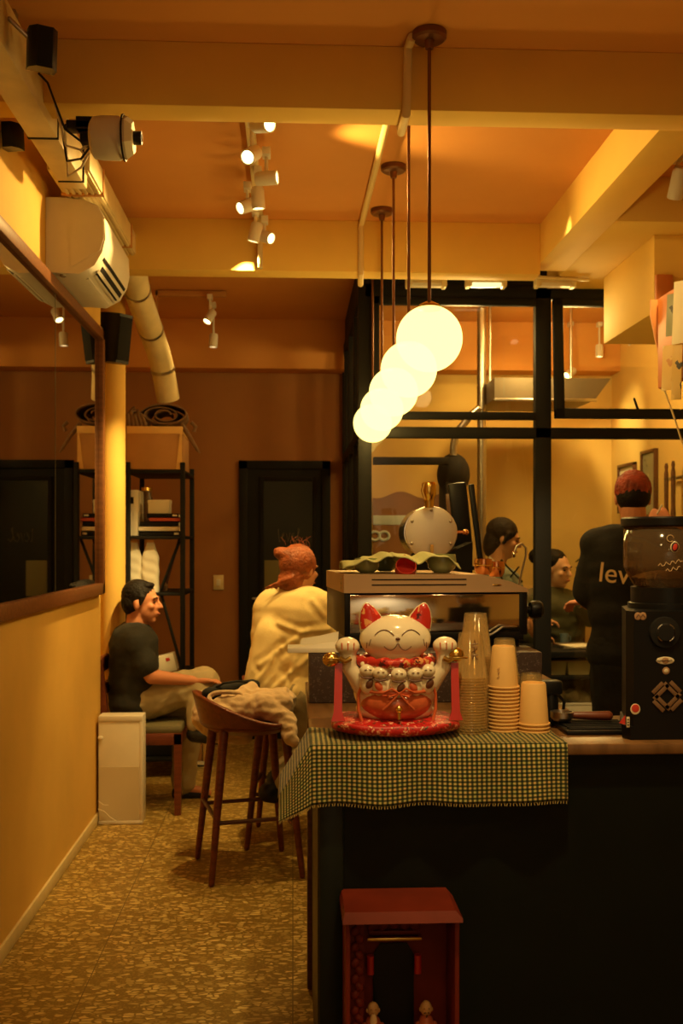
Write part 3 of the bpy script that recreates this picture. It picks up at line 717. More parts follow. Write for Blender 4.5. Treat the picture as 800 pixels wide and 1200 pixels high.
# ---- cushion + lucky cat
cx, cy = X(463, 2.36), 2.36
o = MB()
def cushf(th, ph):
    # superellipse pillow with pulled-out corners
    c_, s_ = math.cos(th), math.sin(th)
    k = (abs(c_) ** 3.2 + abs(s_) ** 3.2) ** (-1 / 3.2)
    rr = math.sin(ph)
    h = math.copysign(abs(math.cos(ph)) ** .55, math.cos(ph)) * (1 - .35 * abs(math.sin(2 * th)) * rr ** 4)
    return Vector((c_ * k * rr * .148, s_ * k * rr * .105, h * .022 + .010 * abs(math.sin(2 * th)) ** 4 * rr ** 8))
o.grid(lambda u, v: cushf(2 * PI * u, PI * max(.001, min(.999, v))), 64, 24)
bmesh.ops.remove_doubles(o.b, verts=o.b.verts, dist=.0004)
o = o.build('floral_cushion', M['cushion'], None, ang=80); o.location = (cx, cy + .010, .9785); tag(o, 'red floral satin cushion under the lucky cat', 'cushion')
t = thing('lucky_cat_figurine', 'cream porcelain beckoning cat with both paws raised and kittens in its red robe', 'figurine', (cx, cy, .994))
HR = (.083, .060, .055); HC = Vector((0, 0, .183))
def on_head(x, z, e=.0012):
    k = 1 - ((x - HC.x) / HR[0]) ** 2 - ((z - HC.z) / HR[2]) ** 2
    return Vector((x, HC.y - HR[1] * math.sqrt(max(k, .02)) - e, z))
b_ = MB().ell(HC, HR, seg=40, n=24).ell((0, .005, .068), (.098, .072, .082), seg=40, n=24).ell((0, .008, .02), (.093, .07, .035), seg=32)
for s in (-1, 1):
    b_.caps((s * .075, -.01, .075), .026, (s * .108, -.022, .118), .017).caps((s * .108, -.022, .118), .017, (s * .110, -.022, .15), .019)
    b_.ell((s * .112, -.024, .168), (.029, .024, .021))
blob('cat_body', b_, M['cat'], t, .0032, 4, local=True)
for s in (-1, 1):
    q = Matrix.Translation((s * .056, 0, .218)) @ Matrix.Rotation(s * math.radians(16), 4, 'Y')
    MB().lathe([(.030, -.01), (.027, .012), (.018, .034), (.006, .047), (0, .05)], 24, q, sy=.45).build('ear', M['cat'], t, local=True)
    q2 = Matrix.Translation((s * .056, -.008, .220)) @ Matrix.Rotation(s * math.radians(16), 4, 'Y')
    MB().lathe([(.0275, -.008), (.024, .012), (.016, .032), (.005, .044), (0, .046)], 24, q2, sy=.42).build('inner_ear', M['scarf'], t, local=True)
    MB().tube([on_head(s * .030 + a * .021, HC.z + .012 + .012 * (1 - a * a)) for a in [k / 6 - 1 for k in range(13)]], .0010, 6).build('closed_eye', M['catline'], t, local=True)
    MB().tube([on_head(s * (.001 + .030 * k / 8), HC.z - .006 - .016 * math.sin(PI * (k / 8) ** .8 * .85)) for k in range(9)], .0009, 6).build('mouth_line', M['catline'], t, local=True)
    for j in range(2): MB().tube([on_head(s * (.060 + .008 * j), HC.z + .002 - .008 * j), on_head(s * (.064 + .005 * j), HC.z - .014 - .006 * j)], .0007, 5).build('whisker_mark', M['catline'], t, local=True)
    for j in (-1, 0, 1): MB().caps((s * .112 + j * .014, -.0475 + abs(j) * .003, .176), .0016, (s * .112 + j * .013, -.0475 + abs(j) * .003, .162), .0013).build('toe_line', M['catred'], t, local=True)
    MB().ell((s * (.150 if s < 0 else .136), -.03, .138 if s < 0 else .148), (.0195, .016, .0165)).box((s * .143 - .018, -.046, .140), (s * .143 + .018, -.043, .144), .001, Matrix.Identity(4)).build('gold_knot', M['brass'], t, local=True)
    MB().tube([(s * .105, -.042, .142), (s * .118, -.044, .136), (s * .13, -.04, .142)], .006, 8).build('gold_cord', M['brass'], t, local=True)
    MB().prism([(s * (.134 - .010), -.035, .13), (s * (.134 + .007), -.035, .13), (s * (.134 + .010), -.04, .02), (s * .134 + s * .016, -.045, .0), (s * .134 - s * .016, -.045, .0), (s * (.134 - .009), -.04, .02)], (0, .006, 0)).build('red_ribbon', M['cushion'] if False else M['red_c'], t, local=True)
    MB().tube([(s * .076, -.052, .095), (s * .088, -.040, .06), (s * .088, -.042, .025), (s * .080, -.052, .0)], .0035, 8).build('robe_trim', M['catred'], t, local=True)
MB().ell(on_head(0, HC.z + .004, 0), (.0055, .003, .0035)).build('nose', M['catline'], t, local=True)
pts = [(.082 * math.cos(a), -.002 + .066 * math.sin(a), .133) for a in [2 * PI * k / 40 for k in range(40)]]
MB().tube(pts, [.0115 + .0025 * math.sin(k * 2.1) for k in range(40)], 12, closed=True).build('neck_scarf', M['scarf'], t, local=True)
MB().ell((0, -.012, .040), (.083, .068, .049), seg=36, n=20).build('red_robe', M['catred'], t, local=True)
MB().tube([(.077 * math.sin(a), -.013 - .068 * math.cos(a), .068) for a in [-1.1 + 2.2 * k / 20 for k in range(21)]], .004, 8).build('sash', M['catred'], t, local=True)
for s in (-1, 1): MB().tube([(0, -.084, .068), (s * .016, -.084, .078), (s * .032, -.080, .070), (s * .022, -.084, .060), (0, -.084, .068), (s * .02, -.083, .045), (s * .035, -.078, .03)], .0028, 8).build('bow', M['catred'], t, local=True)
MB().ell((0, -.082, .032), (.0085, .007, .0085)).cyl((0, -.085, .026), (0, -.085, .010), .004).build('bell', M['brass'], t, local=True)
for k, (kx, kz) in enumerate([(-.068, .104), (-.040, .100), (0, .098), (.038, .098), (.068, .103)]):
    ky = -.070 + abs(kx) * .35; kz -= .004
    kt = MB().ell((kx, ky, kz - .014), (.0185, .015, .026)).ell((kx, ky - .006, kz + .015), (.0185, .015, .0155)).ell((kx - .011, ky, kz + .029), (.005, .004, .006)).ell((kx + .011, ky, kz + .029), (.005, .004, .006)).build('kitten', M['cat'], t, local=True, ang=180)
    MB().tube([(kx - .015, ky - .015, kz + .002), (kx, ky - .0185, kz - .001), (kx + .015, ky - .015, kz + .002)], .0022, 6).tube([(kx - .008, ky - .020, kz + .018), (kx - .003, ky - .0215, kz + .019)], .0010, 5).tube([(kx + .003, ky - .0215, kz + .019), (kx + .008, ky - .020, kz + .018)], .0010, 5).build('kitten_marking', M['catline'], kt, loc=(0, 0, 0))
    MB().ell((kx + .004 * (-1) ** k, ky - .0125, kz - .014), (.0085, .0055, .012), Matrix.Rotation(.6 * (-1) ** k, 4, 'Y')).build('kitten_patch', M['catline'] if k % 2 == 0 else M['catred'], kt, loc=(0, 0, 0))

# ---- cups
def cup_mesh(rb, rt, h, clear=False):
    # stands upside down: mouth (rt) at z=0, base (rb) at z=h
    pr = [(rt - .0005, .0), (rt + .002, .001), (rt + .0022, .003), (rt, .0045), (rb, h - .003), (rb - .002, h), (rb - .004, h)]
    return MB().lathe(pr + [(rb - .005, h - .006), (0, h - .006)], 28)
def cup_proto(name, label, cat, loc, rb, rt, h, m, group, mark=None):
    t = thing(name, label, cat, loc, group)
    cup_mesh(rb, rt, h).build('cup_wall', m, t, local=True, ang=50, solid=0)
    pr = [(rt + .0026 + .0012 * math.cos(a), .0026 + .0022 * math.sin(a)) for a in [2 * PI * k / 8 for k in range(9)]]
    MB().lathe(pr, 28).build('rolled_rim', m, t, local=True)
    return t
def stack(kind, px, d, ztop, rb, rt, h, step, m, name, cat, group, where, mark=None):
    x = X(px, d); n = int(round((ztop - .9545 - h) / step)) + 1
    base = None
    for k in range(n):
        z = .9545 + k * step
        if k == n - 1: lb = f'{kind}, topmost of {where}'
        elif k == 0: lb = f'{kind}, lowest of {where}'
        else: lb = f'{kind} nested within {where}'
        if base is None: base = cup_proto(name, lb, cat, (x, d, z), rb, rt, h, m, group); o_ = base
        else: o_ = dup(base, (x, d, z), lb)
    return o_, x, d
KR = M['kraft']
top, x_, d_ = stack('kraft paper cup', 589.5, 2.40, P(590, 757, 2.4).z, .0265, .0345, .098, .0085, KR, 'paper_cup', 'cup', 'paper cups in the tall kraft stack', 'the tall kraft stack')
w = MB()
for j in range(4): w.tube([(-.020 + .002 * (j % 2), -.0265 - .0006, .045 - .010 * j), (-.015, -.0285, .05 - .010 * j), (-.017, -.028, .042 - .010 * j)], .0007, 5)
w.build('printed_mark', M['stick_tan'], top, local=True)
stack('kraft paper cup', 625.0, 2.385, P(625, 800, 2.385).z, .0285, .0350, .098, .0085, KR, 'paper_cup', 'cup', 'paper cups in the short kraft stack', 'the short kraft stack')
CP = M['clear']
top, x_, d_ = stack('clear plastic cup', 551, 2.385, P(551, 742, 2.385).z, .0275, .0395, .105, .0064, CP, 'clear_cup', 'cup', 'clear cups in the front stack', 'the clear stack beside the cat')
w = MB()
for st in [[(0, .09), (.002, .083)], [(-.008, .080), (.009, .082)], [(-.006, .074), (.007, .075), (.004, .068), (-.007, .062)], [(-.001, .072), (.001, .058)], [(-.008, .055), (.008, .056)], [(0, .056), (-.007, .046)], [(0, .052), (.008, .045)]]:
    w.tube([(a + .004, -.0275 - .012 * (1 - c_ / .105) - .0012, c_) for a, c_ in st], .0009, 6)
w.build('printed_mark', M['catline'], top, local=True)
stack('clear plastic cup', 557, 2.49, P(557, 717, 2.49).z, .0275, .0395, .105, .0064, CP, 'clear_cup', 'cup', 'clear cups in the tallest stack', 'the tallest clear stack')
stack('small clear plastic cup', 591, 2.49, P(591, 747, 2.49).z, .0250, .0340, .09, .0066, CP, 'clear_cup', 'cup', 'clear cups behind the tall kraft stack', 'the clear stack behind the tall kraft cups')
stack('small clear plastic cup', 622, 2.49, P(622, 790, 2.49).z, .0250, .0340, .09, .0066, CP, 'clear_cup', 'cup', 'clear cups behind the short kraft stack', 'the clear stack behind the short kraft cups')

# ---- dark dispenser and tray right of the cups
c = X(645, 2.50)
t = thing('milk_jug', 'small dark plastic jug with a wide lid right of the paper cups', 'jug', (c, 2.50, .951))
MB().lathe([(0, 0), (.018, 0), (.019, .06), (.016, .075), (0, .075)], 24).build('jug_body', M['blackp'], t, local=True)
MB().box((-.030, -.022, .074), (.026, .022, .108), .007).build('jug_lid', M['blackp'], t, local=True)
MB().tube([(.02, 0, .07), (.034, 0, .055), (.03, 0, .02), (.017, 0, .01)], .004).build('jug_handle', M['blackp'], t, local=True)
t = thing('drip_tray', 'black slatted drip tray on the countertop left of the grinder', 'tray', (.72, 2.42, .951))
MB().box((-.085, -.07, 0), (.085, .07, .010), .003).build('tray_base', M['blackp'], t, local=True)
for k in range(7): MB().box((-.075, -.058 + k * .018, .010), (.075, -.050 + k * .018, .014), .001).build('tray_bar', M['blackm'], t, local=True)
t = thing('portafilter', 'portafilter with a dark handle lying on the drip tray', 'portafilter', (.71, 2.45, .968))
MB().lathe([(0, 0), (.02, 0), (.028, .008), (.028, .022), (.025, .022), (.023, .008), (0, .006)], 24, Matrix.Translation((-.06, 0, 0))).build('filter_basket', M['steel'], t, local=True)
MB().caps((-.03, 0, .012), .009, (.05, -.01, .012), .012).build('handle', M['redwood'], t, local=True)

# ================================================================== ESPRESSO MACHINE
em = thing('espresso_machine', 'wide espresso machine with a polished back panel and slotted bronze top rail', 'espresso machine', (.165, 3.06, .951), rz=math.radians(4.5))
W, DM = .54, .46
def E(lo, hi, m, name, bev=.003): return MB().box(lo, hi, bev).build(name, m, em, local=True)
E((.0, 0, .05), (W, DM, .12), M['blackp'], 'lower_body', .004)
E((.02, .006, .12), (W - .01, DM, .29), M['blackp'], 'chassis')
E((.005, -.004, .175), (W - .012, .006, .290), M['mirror_steel'], 'back_panel', .002)
E((-.012, -.006, .165), (.006, DM, .296), M['blackp'], 'side_frame', .003)
E((W - .014, -.006, .165), (W + .012, DM, .296), M['blackp'], 'side_frame', .003)
E((.0, -.006, .15), (W, .004, .175), M['blackp'], 'lower_rail', .002)
E((.0, .01, -.0), (.05, .06, .05), M['blackp'], 'foot', .01); E((W - .05, .01, 0), (W, .06, .05), M['blackp'], 'foot', .01)
E((.0, DM - .06, 0), (.05, DM - .01, .05), M['blackp'], 'foot', .01); E((W - .05, DM - .06, 0), (W, DM - .01, .05), M['blackp'], 'foot', .01)
MB().prism([(-.014, -.010, .296), (W + .012, -.010, .296), (W + .012, -.010, .306), (W - .04, -.010, .328), (W - .13, -.010, .350), (-.014, -.010, .352)], (0, DM + .01, 0)).build('top_cover', M['bronze'], em, local=True)
for s_ in (.318, .334): MB().box((.07, -.0125, s_), (.36, -.008, s_ + .0035), .001).build('vent_slot', M['blackm'], em, local=True)
for k in range(3): MB().ell((-.0145, .05 + .0 * k, .31 + .014 * k), (.002, .005, .005)).build('rivet', M['steel'], em, local=True)
MB().text('LL', .012, Matrix.Translation((W - .085, -.0115, .318)) @ Matrix.Rotation(PI / 2, 4, 'X')).build('badge', M['brass'], em, local=True) if False else MB().ell((W - .085, -.0115, .318), (.014, .0015, .003)).build('badge', M['brass'], em, local=True)
MB().cyl((W + .012, .02, .24), (W + .030, .02, .24), .012).lathe([(0, 0), (.024, 0), (.028, .008), (.028, .030), (.022, .038), (0, .038)], 10, Matrix.Translation((W + .028, .02, .24)) @ Matrix.Rotation(PI / 2, 4, 'Y')).build('steam_knob', M['blackp'], em, local=True)
MB().tube([(W - .02, .0, .19), (W - .07, -.016, .19), (W - .10, -.016, .17), (W - .12, -.008, .16)], .004).build('steam_pipe', M['steel'], em, local=True)
MB().box((W - .12, -.02, .10), (W + .02, .03, .13), .004).build('control_rail', M['blackp'], em, local=True)
ez = .951 + .352
# cups on the machine
def mug(x, y, r, h, m, label, tilt=None, inner=None):
    t = thing('ceramic_cup', label, 'cup', (x, y, ez + (.001 if tilt is None else -.002)), 'cups on the coffee machine')
    mx = Matrix.Rotation(tilt, 4, 'X') if tilt else Matrix.Identity(4)
    MB().lathe([(0, 0), (r * .5, 0), (r * .9, h * .25), (r, h * .6), (r * .92, h), (r * .85, h), (r * .9, h * .6), (r * .8, h * .28), (0, h * .08)], 32, mx).build('cup_wall', m, t, local=True, ang=60)
    if inner: MB().lathe([(0, h * .2), (r * .8, h * .35), (r * .86, h * .97)], 32, mx).build('cup_inside', inner, t, local=True)
    MB().tube([mx @ Vector(p) for p in [(0, r * .9, h * .8), (0, r * 1.4, h * .7), (0, r * 1.4, h * .4), (0, r * .85, h * .3)]], .004).build('handle', m, t, local=True)
    return t
mug(X(430, 3.14), 3.16, .040, .046, M['green_c'], 'sage green cup under the cloth at the left end of the coffee machine')
c_ = mug(X(475, 3.10), 3.12, .034, .045, M['red_c'], 'red cup tipped towards the front in the middle of the coffee machine', tilt=math.radians(52), inner=M['red_c'])
mug(X(518, 3.15), 3.16, .046, .058, M['green_c'], 'large sage green cup right of the red cup on the coffee machine')
mug(X(452, 3.3), 3.32, .040, .046, M['green_c'], 'sage green cup at the back of the coffee machine behind the red cup')
def drape(u, v):
    x = X(400, 3.15) + u * .36; y = 3.09 + v * .22
    z = ez + .053 + .008 * math.sin(u * 17 + 2.2 * v) + .004 * math.sin(u * 35 + 1)
    edge = max(0, .2 - u) * .16 + max(0, u - .9) * .12
    z -= edge; z -= max(0, .25 - v) * .04 * (1 + .5 * math.sin(u * 14)) + max(0, v - .8) * .1
    if u > .42 and u < .62: z += .005
    return Vector((x, y, max(z, ez + .002)))
o = MB().grid(drape, 60, 24).build('dish_cloth', M['cloth_green'], None, solid=.003); tag(o, 'pale green cloth laid over the cups on the coffee machine', 'cloth')
for k, (px, dd) in enumerate([(566, 3.2), (581, 3.3)]):
    t = thing('copper_tumbler', ['shiny copper tumbler on the right end of the coffee machine', 'second copper tumbler, behind and right of the first on the machine'][k], 'cup', (X(px, dd), dd, ez - .006 - .010 * k), 'copper tumblers')
    MB().lathe([(0, 0), (.02, 0), (.027, .012), (.029, .035), (.027, .05), (.025, .05), (.026, .03), (0, .006)], 28).build('cup_wall', M['copper'], t, local=True)
    MB().lathe([(.0295, .028), (.0305, .030), (.0295, .032)], 28).build('band', M['brass'], t, local=True)

# ---- chrome drum roaster behind the machine
c = P(503, 624, 3.75)
t = thing('coffee_roaster', 'round chrome drum coffee roaster with brass hopper behind the espresso machine', 'roaster', (c.x, 3.75, .951))
R_ = .098; dz = c.z - .951
q = Matrix.Translation((0, 0, dz)) @ Matrix.Rotation(PI / 2, 4, 'X')
MB().lathe([(0, -.20), (R_ * .9, -.20), (R_ * .96, -.19), (R_ * .96, -.01), (R_ * .96, 0), (R_ * .8, .002)], 48, q).build('drum', M['chrome'], t, local=True)
MB().lathe([(0, .008), (R_ * .72, .008), (R_ * .97, .004), (R_, -.003), (R_, -.015), (R_ * .95, -.015)], 48, Matrix.Translation((.006, 0, 0)) @ q).build('end_cap', M['satin'], t, local=True)
for k in range(6):
    a = PI / 6 + k * PI / 3
    MB().ell((.006 + R_ * .84 * math.cos(a), -.009, dz + R_ * .84 * math.sin(a)), (.006, .004, .006)).build('bolt', M['steel'], t, local=True)
MB().lathe([(.016, dz + .09), (.018, dz + .11), (.020, dz + .125), (.026, dz + .135), (.027, dz + .175), (.022, dz + .183), (0, dz + .183)], 20, Matrix.Translation((-.008, -.05, 0)), sy=.8).tube([(-.026, -.07, dz + .12), (-.036, -.07, dz + .15), (-.03, -.07, dz + .175)], .005).build('brass_hopper', M['brass'], t, local=True)
MB().cyl((R_ * .95, -.06, dz), (R_ + .02, -.06, dz), .006).ell((R_ + .026, -.06, dz), (.012, .012, .012)).build('side_knob', M['copper'], t, local=True)
MB().box((-.06, .02, 0), (.16, .19, dz - .10), .008).prism([(.02, .0, dz - .10), (.16, .0, dz - .035), (.16, .0, dz - .2), (.0, .0, dz - .2)], (0, .15, 0)).box((-.05, 0.04, dz - .14), (.05, .16, dz - .08), .004).build('base_housing', M['blackm'], t, local=True)
MB().box((.0, -.03, dz - .10), (.012, -.02, dz - .045), .002).build('peg', M['kraft'], t, local=True)
# slanted black rack
c = P(545, 630, 3.95)
t = thing('slanted_rack', 'tall slanted black rack with a wooden panel, right of the chrome roaster', 'rack', (c.x, 3.95, .951))
h1 = P(545, 575, 3.95).z - .951
for s_ in (-.02, .05): MB().box((-.010, -.012, 0), (.010, .012, h1 + .03), .003, Matrix.Translation((s_ + .055, 0, 0)) @ Matrix.Rotation(math.radians(-7), 4, 'Y')).build('upright', M['blackp'], t, local=True)
MB().box((-.018, -.014, h1 - .14), (.022, .0, h1 - .01), .003, Matrix.Translation((-.005, 0, 0)) @ Matrix.Rotation(math.radians(-5), 4, 'Y')).build('wood_panel', M['topwood'], t, local=True)
MB().box((.0, -.02, h1 - .24), (.072, .02, h1 + .03), .008, Matrix.Translation((.0, 0, 0)) @ Matrix.Rotation(math.radians(-6), 4, 'Y')).build('hanging_bag', M['blackp'], t, local=True)
for k in range(3): MB().box((-.02, -.01, .1 + .12 * k), (.09, .01, .115 + .12 * k), .002).build('crossbar', M['blackp'], t, local=True)
MB().box((-.05, -.06, 0), (.12, .06, .02), .004).build('base', M['blackp'], t, local=True)
# swan-neck tap next to the machine
c0 = P(600, 690, 3.95)
t = thing('water_tap', 'thin curved swan-neck water tap behind the right end of the machine', 'tap', (c0.x, 3.95, .951))
pp = [P(*p, 3.95) - Vector((c0.x, 3.95, .951)) for p in [(604, 715), (607, 690), (612, 665), (616, 652), (616, 642), (611, 637), (605, 640), (602, 650)]]
MB().tube([Vector((pp[0].x, 0, .01))] + pp, .0045, 10).build('spout', M['steel'], t, local=True)
MB().lathe([(0, 0), (.02, 0), (.02, .02), (.008, .03), (0, .03)], 20, Matrix.Translation((pp[0].x, 0, 0))).build('base', M['steel'], t, local=True)
MB().ell(pp[-1], (.008, .008, .012)).build('nozzle', M['chrome'], t, local=True)

# ================================================================== GRINDER
gx, gy = X(778, 2.42), 2.42
t = thing('coffee_grinder', 'big black coffee grinder with a smoky clear hopper and stickers at the right', 'grinder', (gx, gy, .951))
gzb = P(778, 712, gy).z - .951
MB().prism([(-.125, -.13, .0), (.09, -.13, 0), (.12, -.09, 0), (.12, .06, 0), (.09, .10, 0), (-.06, .10, 0), (-.085, .07, 0), (-.135, -.10, 0)], (0, 0, .03)).prism([(-.118, -.13, .03), (.09, -.13, .03), (.115, -.09, .03), (.115, .06, .03), (.085, .095, .03), (-.058, .095, .03), (-.082, .065, .03), (-.128, -.105, .03)], (0, 0, gzb - .03)).build('grinder_body', M['blackp'], t, local=True)
MB().lathe([(0, gzb), (.085, gzb), (.085, gzb + .012), (.078, gzb + .014), (.078, gzb + .05), (0, gzb + .05)], 40).build('grinder_collar', M['blackp'], t, local=True)
hz0 = gzb + .02; hz1 = P(778, 614, gy).z - .951
hm = .094
MB().lathe([(.066, hz0), (.070, hz0 + .035), (.088, hz0 + .065), (hm, hz0 + .08), (hm, hz1)], 48).build('hopper', M['hopper'], t, local=True, solid=.0025)
MB().lathe([(0, hz1 + .016), (.098, hz1 + .016), (.101, hz1 + .012), (.101, hz1 - .004), (.0975, hz1 - .006), (.0975, hz1), (0, hz1 + .002)], 48).build('hopper_lid', M['blackp'], t, local=True)
MB().lathe([(0, hz0 + .028), (.064, hz0 + .028), (.078, hz0 + .052), (.06, hz0 + .060), (.03, hz0 + .068), (0, hz0 + .070)], 36).build('coffee_beans', mat('coffee_beans', (.022, .010, .005), .35, var=.4, vscale=90, bump=1, bscale=120), t, local=True)
fy = -.131
def gp(px, py): v = P(px, py, gy - .13); return v.x - gx, v.z - .951
def disc(px, py, rx, rz_, m, nm, par, e=0.0, seg=32):
    a, c2 = gp(px, py)
    return MB().ell((a, fy - e, c2), (rx, .0012, rz_), seg=seg).build(nm, m, par, local=True)
a, c2 = gp(778, 741)
MB().lathe([(0, .012), (.018, .012), (.022, .008), (.034, .006), (.036, 0), (.036, -.01), (0, -.01)], 40, Matrix.Translation((a, fy, c2)) @ Matrix.Rotation(PI / 2, 4, 'X')).build('dial', M['blackm'], t, local=True)
for k in range(4):
    th = PI / 4 + k * PI / 2
    MB().tube([(a + .0205 * math.cos(th + u), fy - .0105, c2 + .0205 * math.sin(th + u)) for u in [-.35, -.17, 0, .17, .35]], .0012, 6).build('dial_mark', M['steel'], t, local=True)
s1 = disc(779, 774, .0210, .0088, M['stick_white'], 'oval_sticker', t)
disc(779, 774, .0085, .0070, M['stick_tan'], 'sticker_ring', s1, .0008)
MB().tube([(gp(767, 774)[0] + .003 * k, fy - .0022, gp(767, 774)[1] + .0012 * math.sin(k * 1.7)) for k in range(14)], .0007, 5).build('sticker_script', M['stick_blk'], s1, local=True)
s1 = disc(780, 786, .0085, .0085, M['stick_tan'], 'round_sticker', t); disc(780, 786, .005, .005, M['stick_white'], 'sticker_ring', s1, .0008)
s1 = disc(744, 831, .0115, .0125, M['stick_white'], 'apple_sticker', t); disc(744, 830, .009, .0095, M['stick_red'], 'apple', s1, .0008)
a, c2 = gp(728, 843)
MB().prism([(a - .006, fy - .001, c2 - .008), (a + .008, fy - .001, c2 - .012), (a + .008, fy - .001, c2 + .010)], (0, .001, 0)).build('red_triangle_sticker', M['stick_red'], t, local=True)
s1 = MB().box((a + .011, fy - .001, c2 - .018), (a + .018, fy, c2 + .006), .0003).build('barcode_sticker', M['stick_white'], t, local=True)
for k in range(3): MB().box((a + .0125, fy - .0015, c2 - .014 + .006 * k), (a + .0165, fy - .0008, c2 - .011 + .006 * k)).build('barcode_bar', M['stick_blk'], s1, local=True)
a, c2 = gp(750, 722)
s1 = MB().ell((a - .006, fy, c2), (.008, .001, .009)).ell((a + .006, fy, c2), (.008, .001, .009)).build('butterfly_sticker', M['stick_tan'], t, local=True)
MB().tube([(a - .01, fy - .0015, c2 - .003), (a - .005, fy - .0015, c2 + .004), (a, fy - .0015, c2 - .003), (a + .005, fy - .0015, c2 + .004), (a + .01, fy - .0015, c2 - .003)], .0007, 5).build('sticker_script', M['stick_blk'], s1, local=True)
# interlaced square ornament
a, c2 = gp(781, 816)
for k in range(4):
    qm = Matrix.Translation((a, fy - .001, c2)) @ Matrix.Rotation(k * PI / 2 + PI / 4, 4, 'Y')
    MB().box((-.026, -.001, .0125), (.021, .001, .0215), .0003, qm).box((-.018, -.001, .0245), (.015, .001, .0335), .0003, qm).build('interlaced_square_decal', mat('decal_brown', (.20, .11, .055), .5), t, local=True)
a = X(797, gy - .09) - gx; c2 = P(790, 641, gy - .09).z - .951
s1 = MB().ell((-.010, -.0945, c2), (.0105, .0015, .0125), Matrix.Rotation(.12, 4, 'Y')).build('bean_sticker', M['stick_white'], t, local=True)
MB().ell((-.010, -.0960, c2), (.0085, .0012, .0108), Matrix.Rotation(.12, 4, 'Y')).build('bean_background', M['stick_blk'], s1, local=True)
MB().ell((-.010, -.0970, c2), (.0052, .0012, .0085), Matrix.Rotation(.3, 4, 'Y')).build('bean', M['stick_red'], s1, local=True)
w = MB()
for (a0, z0, n_, st) in [(-.045, hz1 - .098, 14, .004), (-.030, hz1 - .11, 9, .004)]:
    w.tube([((a0 + st * k), -math.sqrt(max(hm ** 2 - (a0 + st * k) ** 2, 0)) - .002, z0 + .0045 * math.sin(k * 1.9) + .001 * k) for k in range(n_)], .0008, 5)
w.tube([(-.02 + .008 * math.cos(u), -.0935, hz1 - .035 + .008 * math.sin(u)) for u in [k * .5 for k in range(12)]], .0009, 5)
w.build('hopper_script', M['print_tan'], t, local=True)

# ================================================================== SHRINE BOX
sx0_, sx1_ = X(404, 2.16), X(536, 2.16)
t = thing('shrine_cabinet', 'small red wooden shrine cabinet standing in front of the bar', 'shrine', ((sx0_ + sx1_) / 2, 2.2, 0))
MB().prism([(X(401, 2.13), 2.115, .608), (X(541, 2.13), 2.115, .608), (X(541, 2.13), 2.115, .616), (X(534, 2.13), 2.13, .628), (X(404, 2.13), 2.13, .628), (X(401, 2.13), 2.115, .616)], (0, .145, 0)).build('roof', M['red_plastic'], t)
MB().box((sx0_, 2.135, 0), (sx0_ + .010, 2.265, .61), .002).build('side_wall', M['red_plastic'], t)
MB().box((sx1_ - .010, 2.135, 0), (sx1_, 2.265, .61), .002).build('side_wall', M['red_plastic'], t)
box('back_wall', (sx0_, 2.257, 0), (sx1_, 2.266, .61), M['red_plastic'], t)
box('floor_shelf', (sx0_, 2.14, .30), (sx1_, 2.26, .315), M['red_plastic'], t)
box('lower_front', (sx0_ + .01, 2.14, 0), (sx1_ - .01, 2.15, .30), M['red_plastic'], t)
fr = MB()
random.seed(3)
for k in range(16):
    zz = .33 + .017 * k; fr.ell((sx0_ + .022 + .010 * (k % 2), 2.185 + .0 * k, zz), (.009, .008, .012), Matrix.Rotation(.7 * (-1) ** k, 4, 'Y'), 10, 6)
fr.box((sx0_ + .012, 2.19, .315), (sx0_ + .042, 2.195, .605))
fr.build('carved_side_screen', M['red_plastic'], t)
cxs = (sx0_ + sx1_) / 2 - .008
lot = MB()
for k in range(-2, 3): lot.ell((cxs + .021 * k, 2.245, .572 - abs(k) * .004), (.013, .006, .024), Matrix.Rotation(-.3 * k, 4, 'Y'), 14, 8)
lot.box((cxs - .055, 2.24, .538), (cxs + .055, 2.25, .546), .001).build('lotus_carving', M['red_plastic'], t)
MB().box((cxs - .06, 2.225, .53), (cxs + .06, 2.245, .536), .001).build('inner_rail', M['brass'], t)
MB().prism([(cxs - .045, 2.25, .33), (cxs + .045, 2.25, .33), (cxs + .045, 2.25, .49), (cxs + .03, 2.25, .515), (cxs - .03, 2.25, .515), (cxs - .045, 2.25, .49)], (0, .004, 0)).build('dark_plaque', M['blackp'], t)
for s in (-1, 1): MB().cyl((cxs + s * .052, 2.235, .455), (cxs + s * .052, 2.235, .495), .008).build('red_lantern', M['red_c'], t)
fm = mat('figurine_cream', (.62, .36, .14), .4); fr2 = mat('figurine_robe', (.42, .10, .04), .4)
for k, (px, lb) in enumerate([(437, 'bearded little deity figurine at the left inside the red shrine'), (499, 'smiling little deity figurine with moustache at the right inside the red shrine')]):
    fx = X(px, 2.19)
    g = thing('deity_figurine', lb, 'figurine', (fx, 2.19, .3155), 'figurines in the shrine')
    MB().lathe([(0, 0), (.022, 0), (.024, .02), (.019, .045), (.014, .062), (.008, .068), (0, .07)], 24).build('robe', fr2, g, local=True)
    b_ = MB().ell((0, 0, .082), (.0125, .012, .0165)).ell((0, -.012, .080), (.003, .003, .003)).ell((-.012, 0, .08), (.003, .003, .005)).ell((.012, 0, .08), (.003, .003, .005))
    b_.build('head', fm, g, local=True)
    if k == 0: MB().ell((0, -.011, .060), (.008, .005, .018)).build('beard', M['print_tan'], g, local=True)
    else: MB().tube([(-.006, -.0125, .077), (0, -.0135, .079), (.006, -.0125, .077)], .0012, 5).ell((0, -.012, .070), (.002, .002, .003)).build('moustache', M['catline'], g, local=True)
    for s in (-1, 1):
        MB().ell((s * .005, -.0115, .086), (.0018, .001, .0008)).build('eye', M['catline'], g, local=True)
        MB().caps((s * .018, -.004, .05), .006, (s * .006, -.02, .04), .005).build('sleeve', fr2, g, local=True)

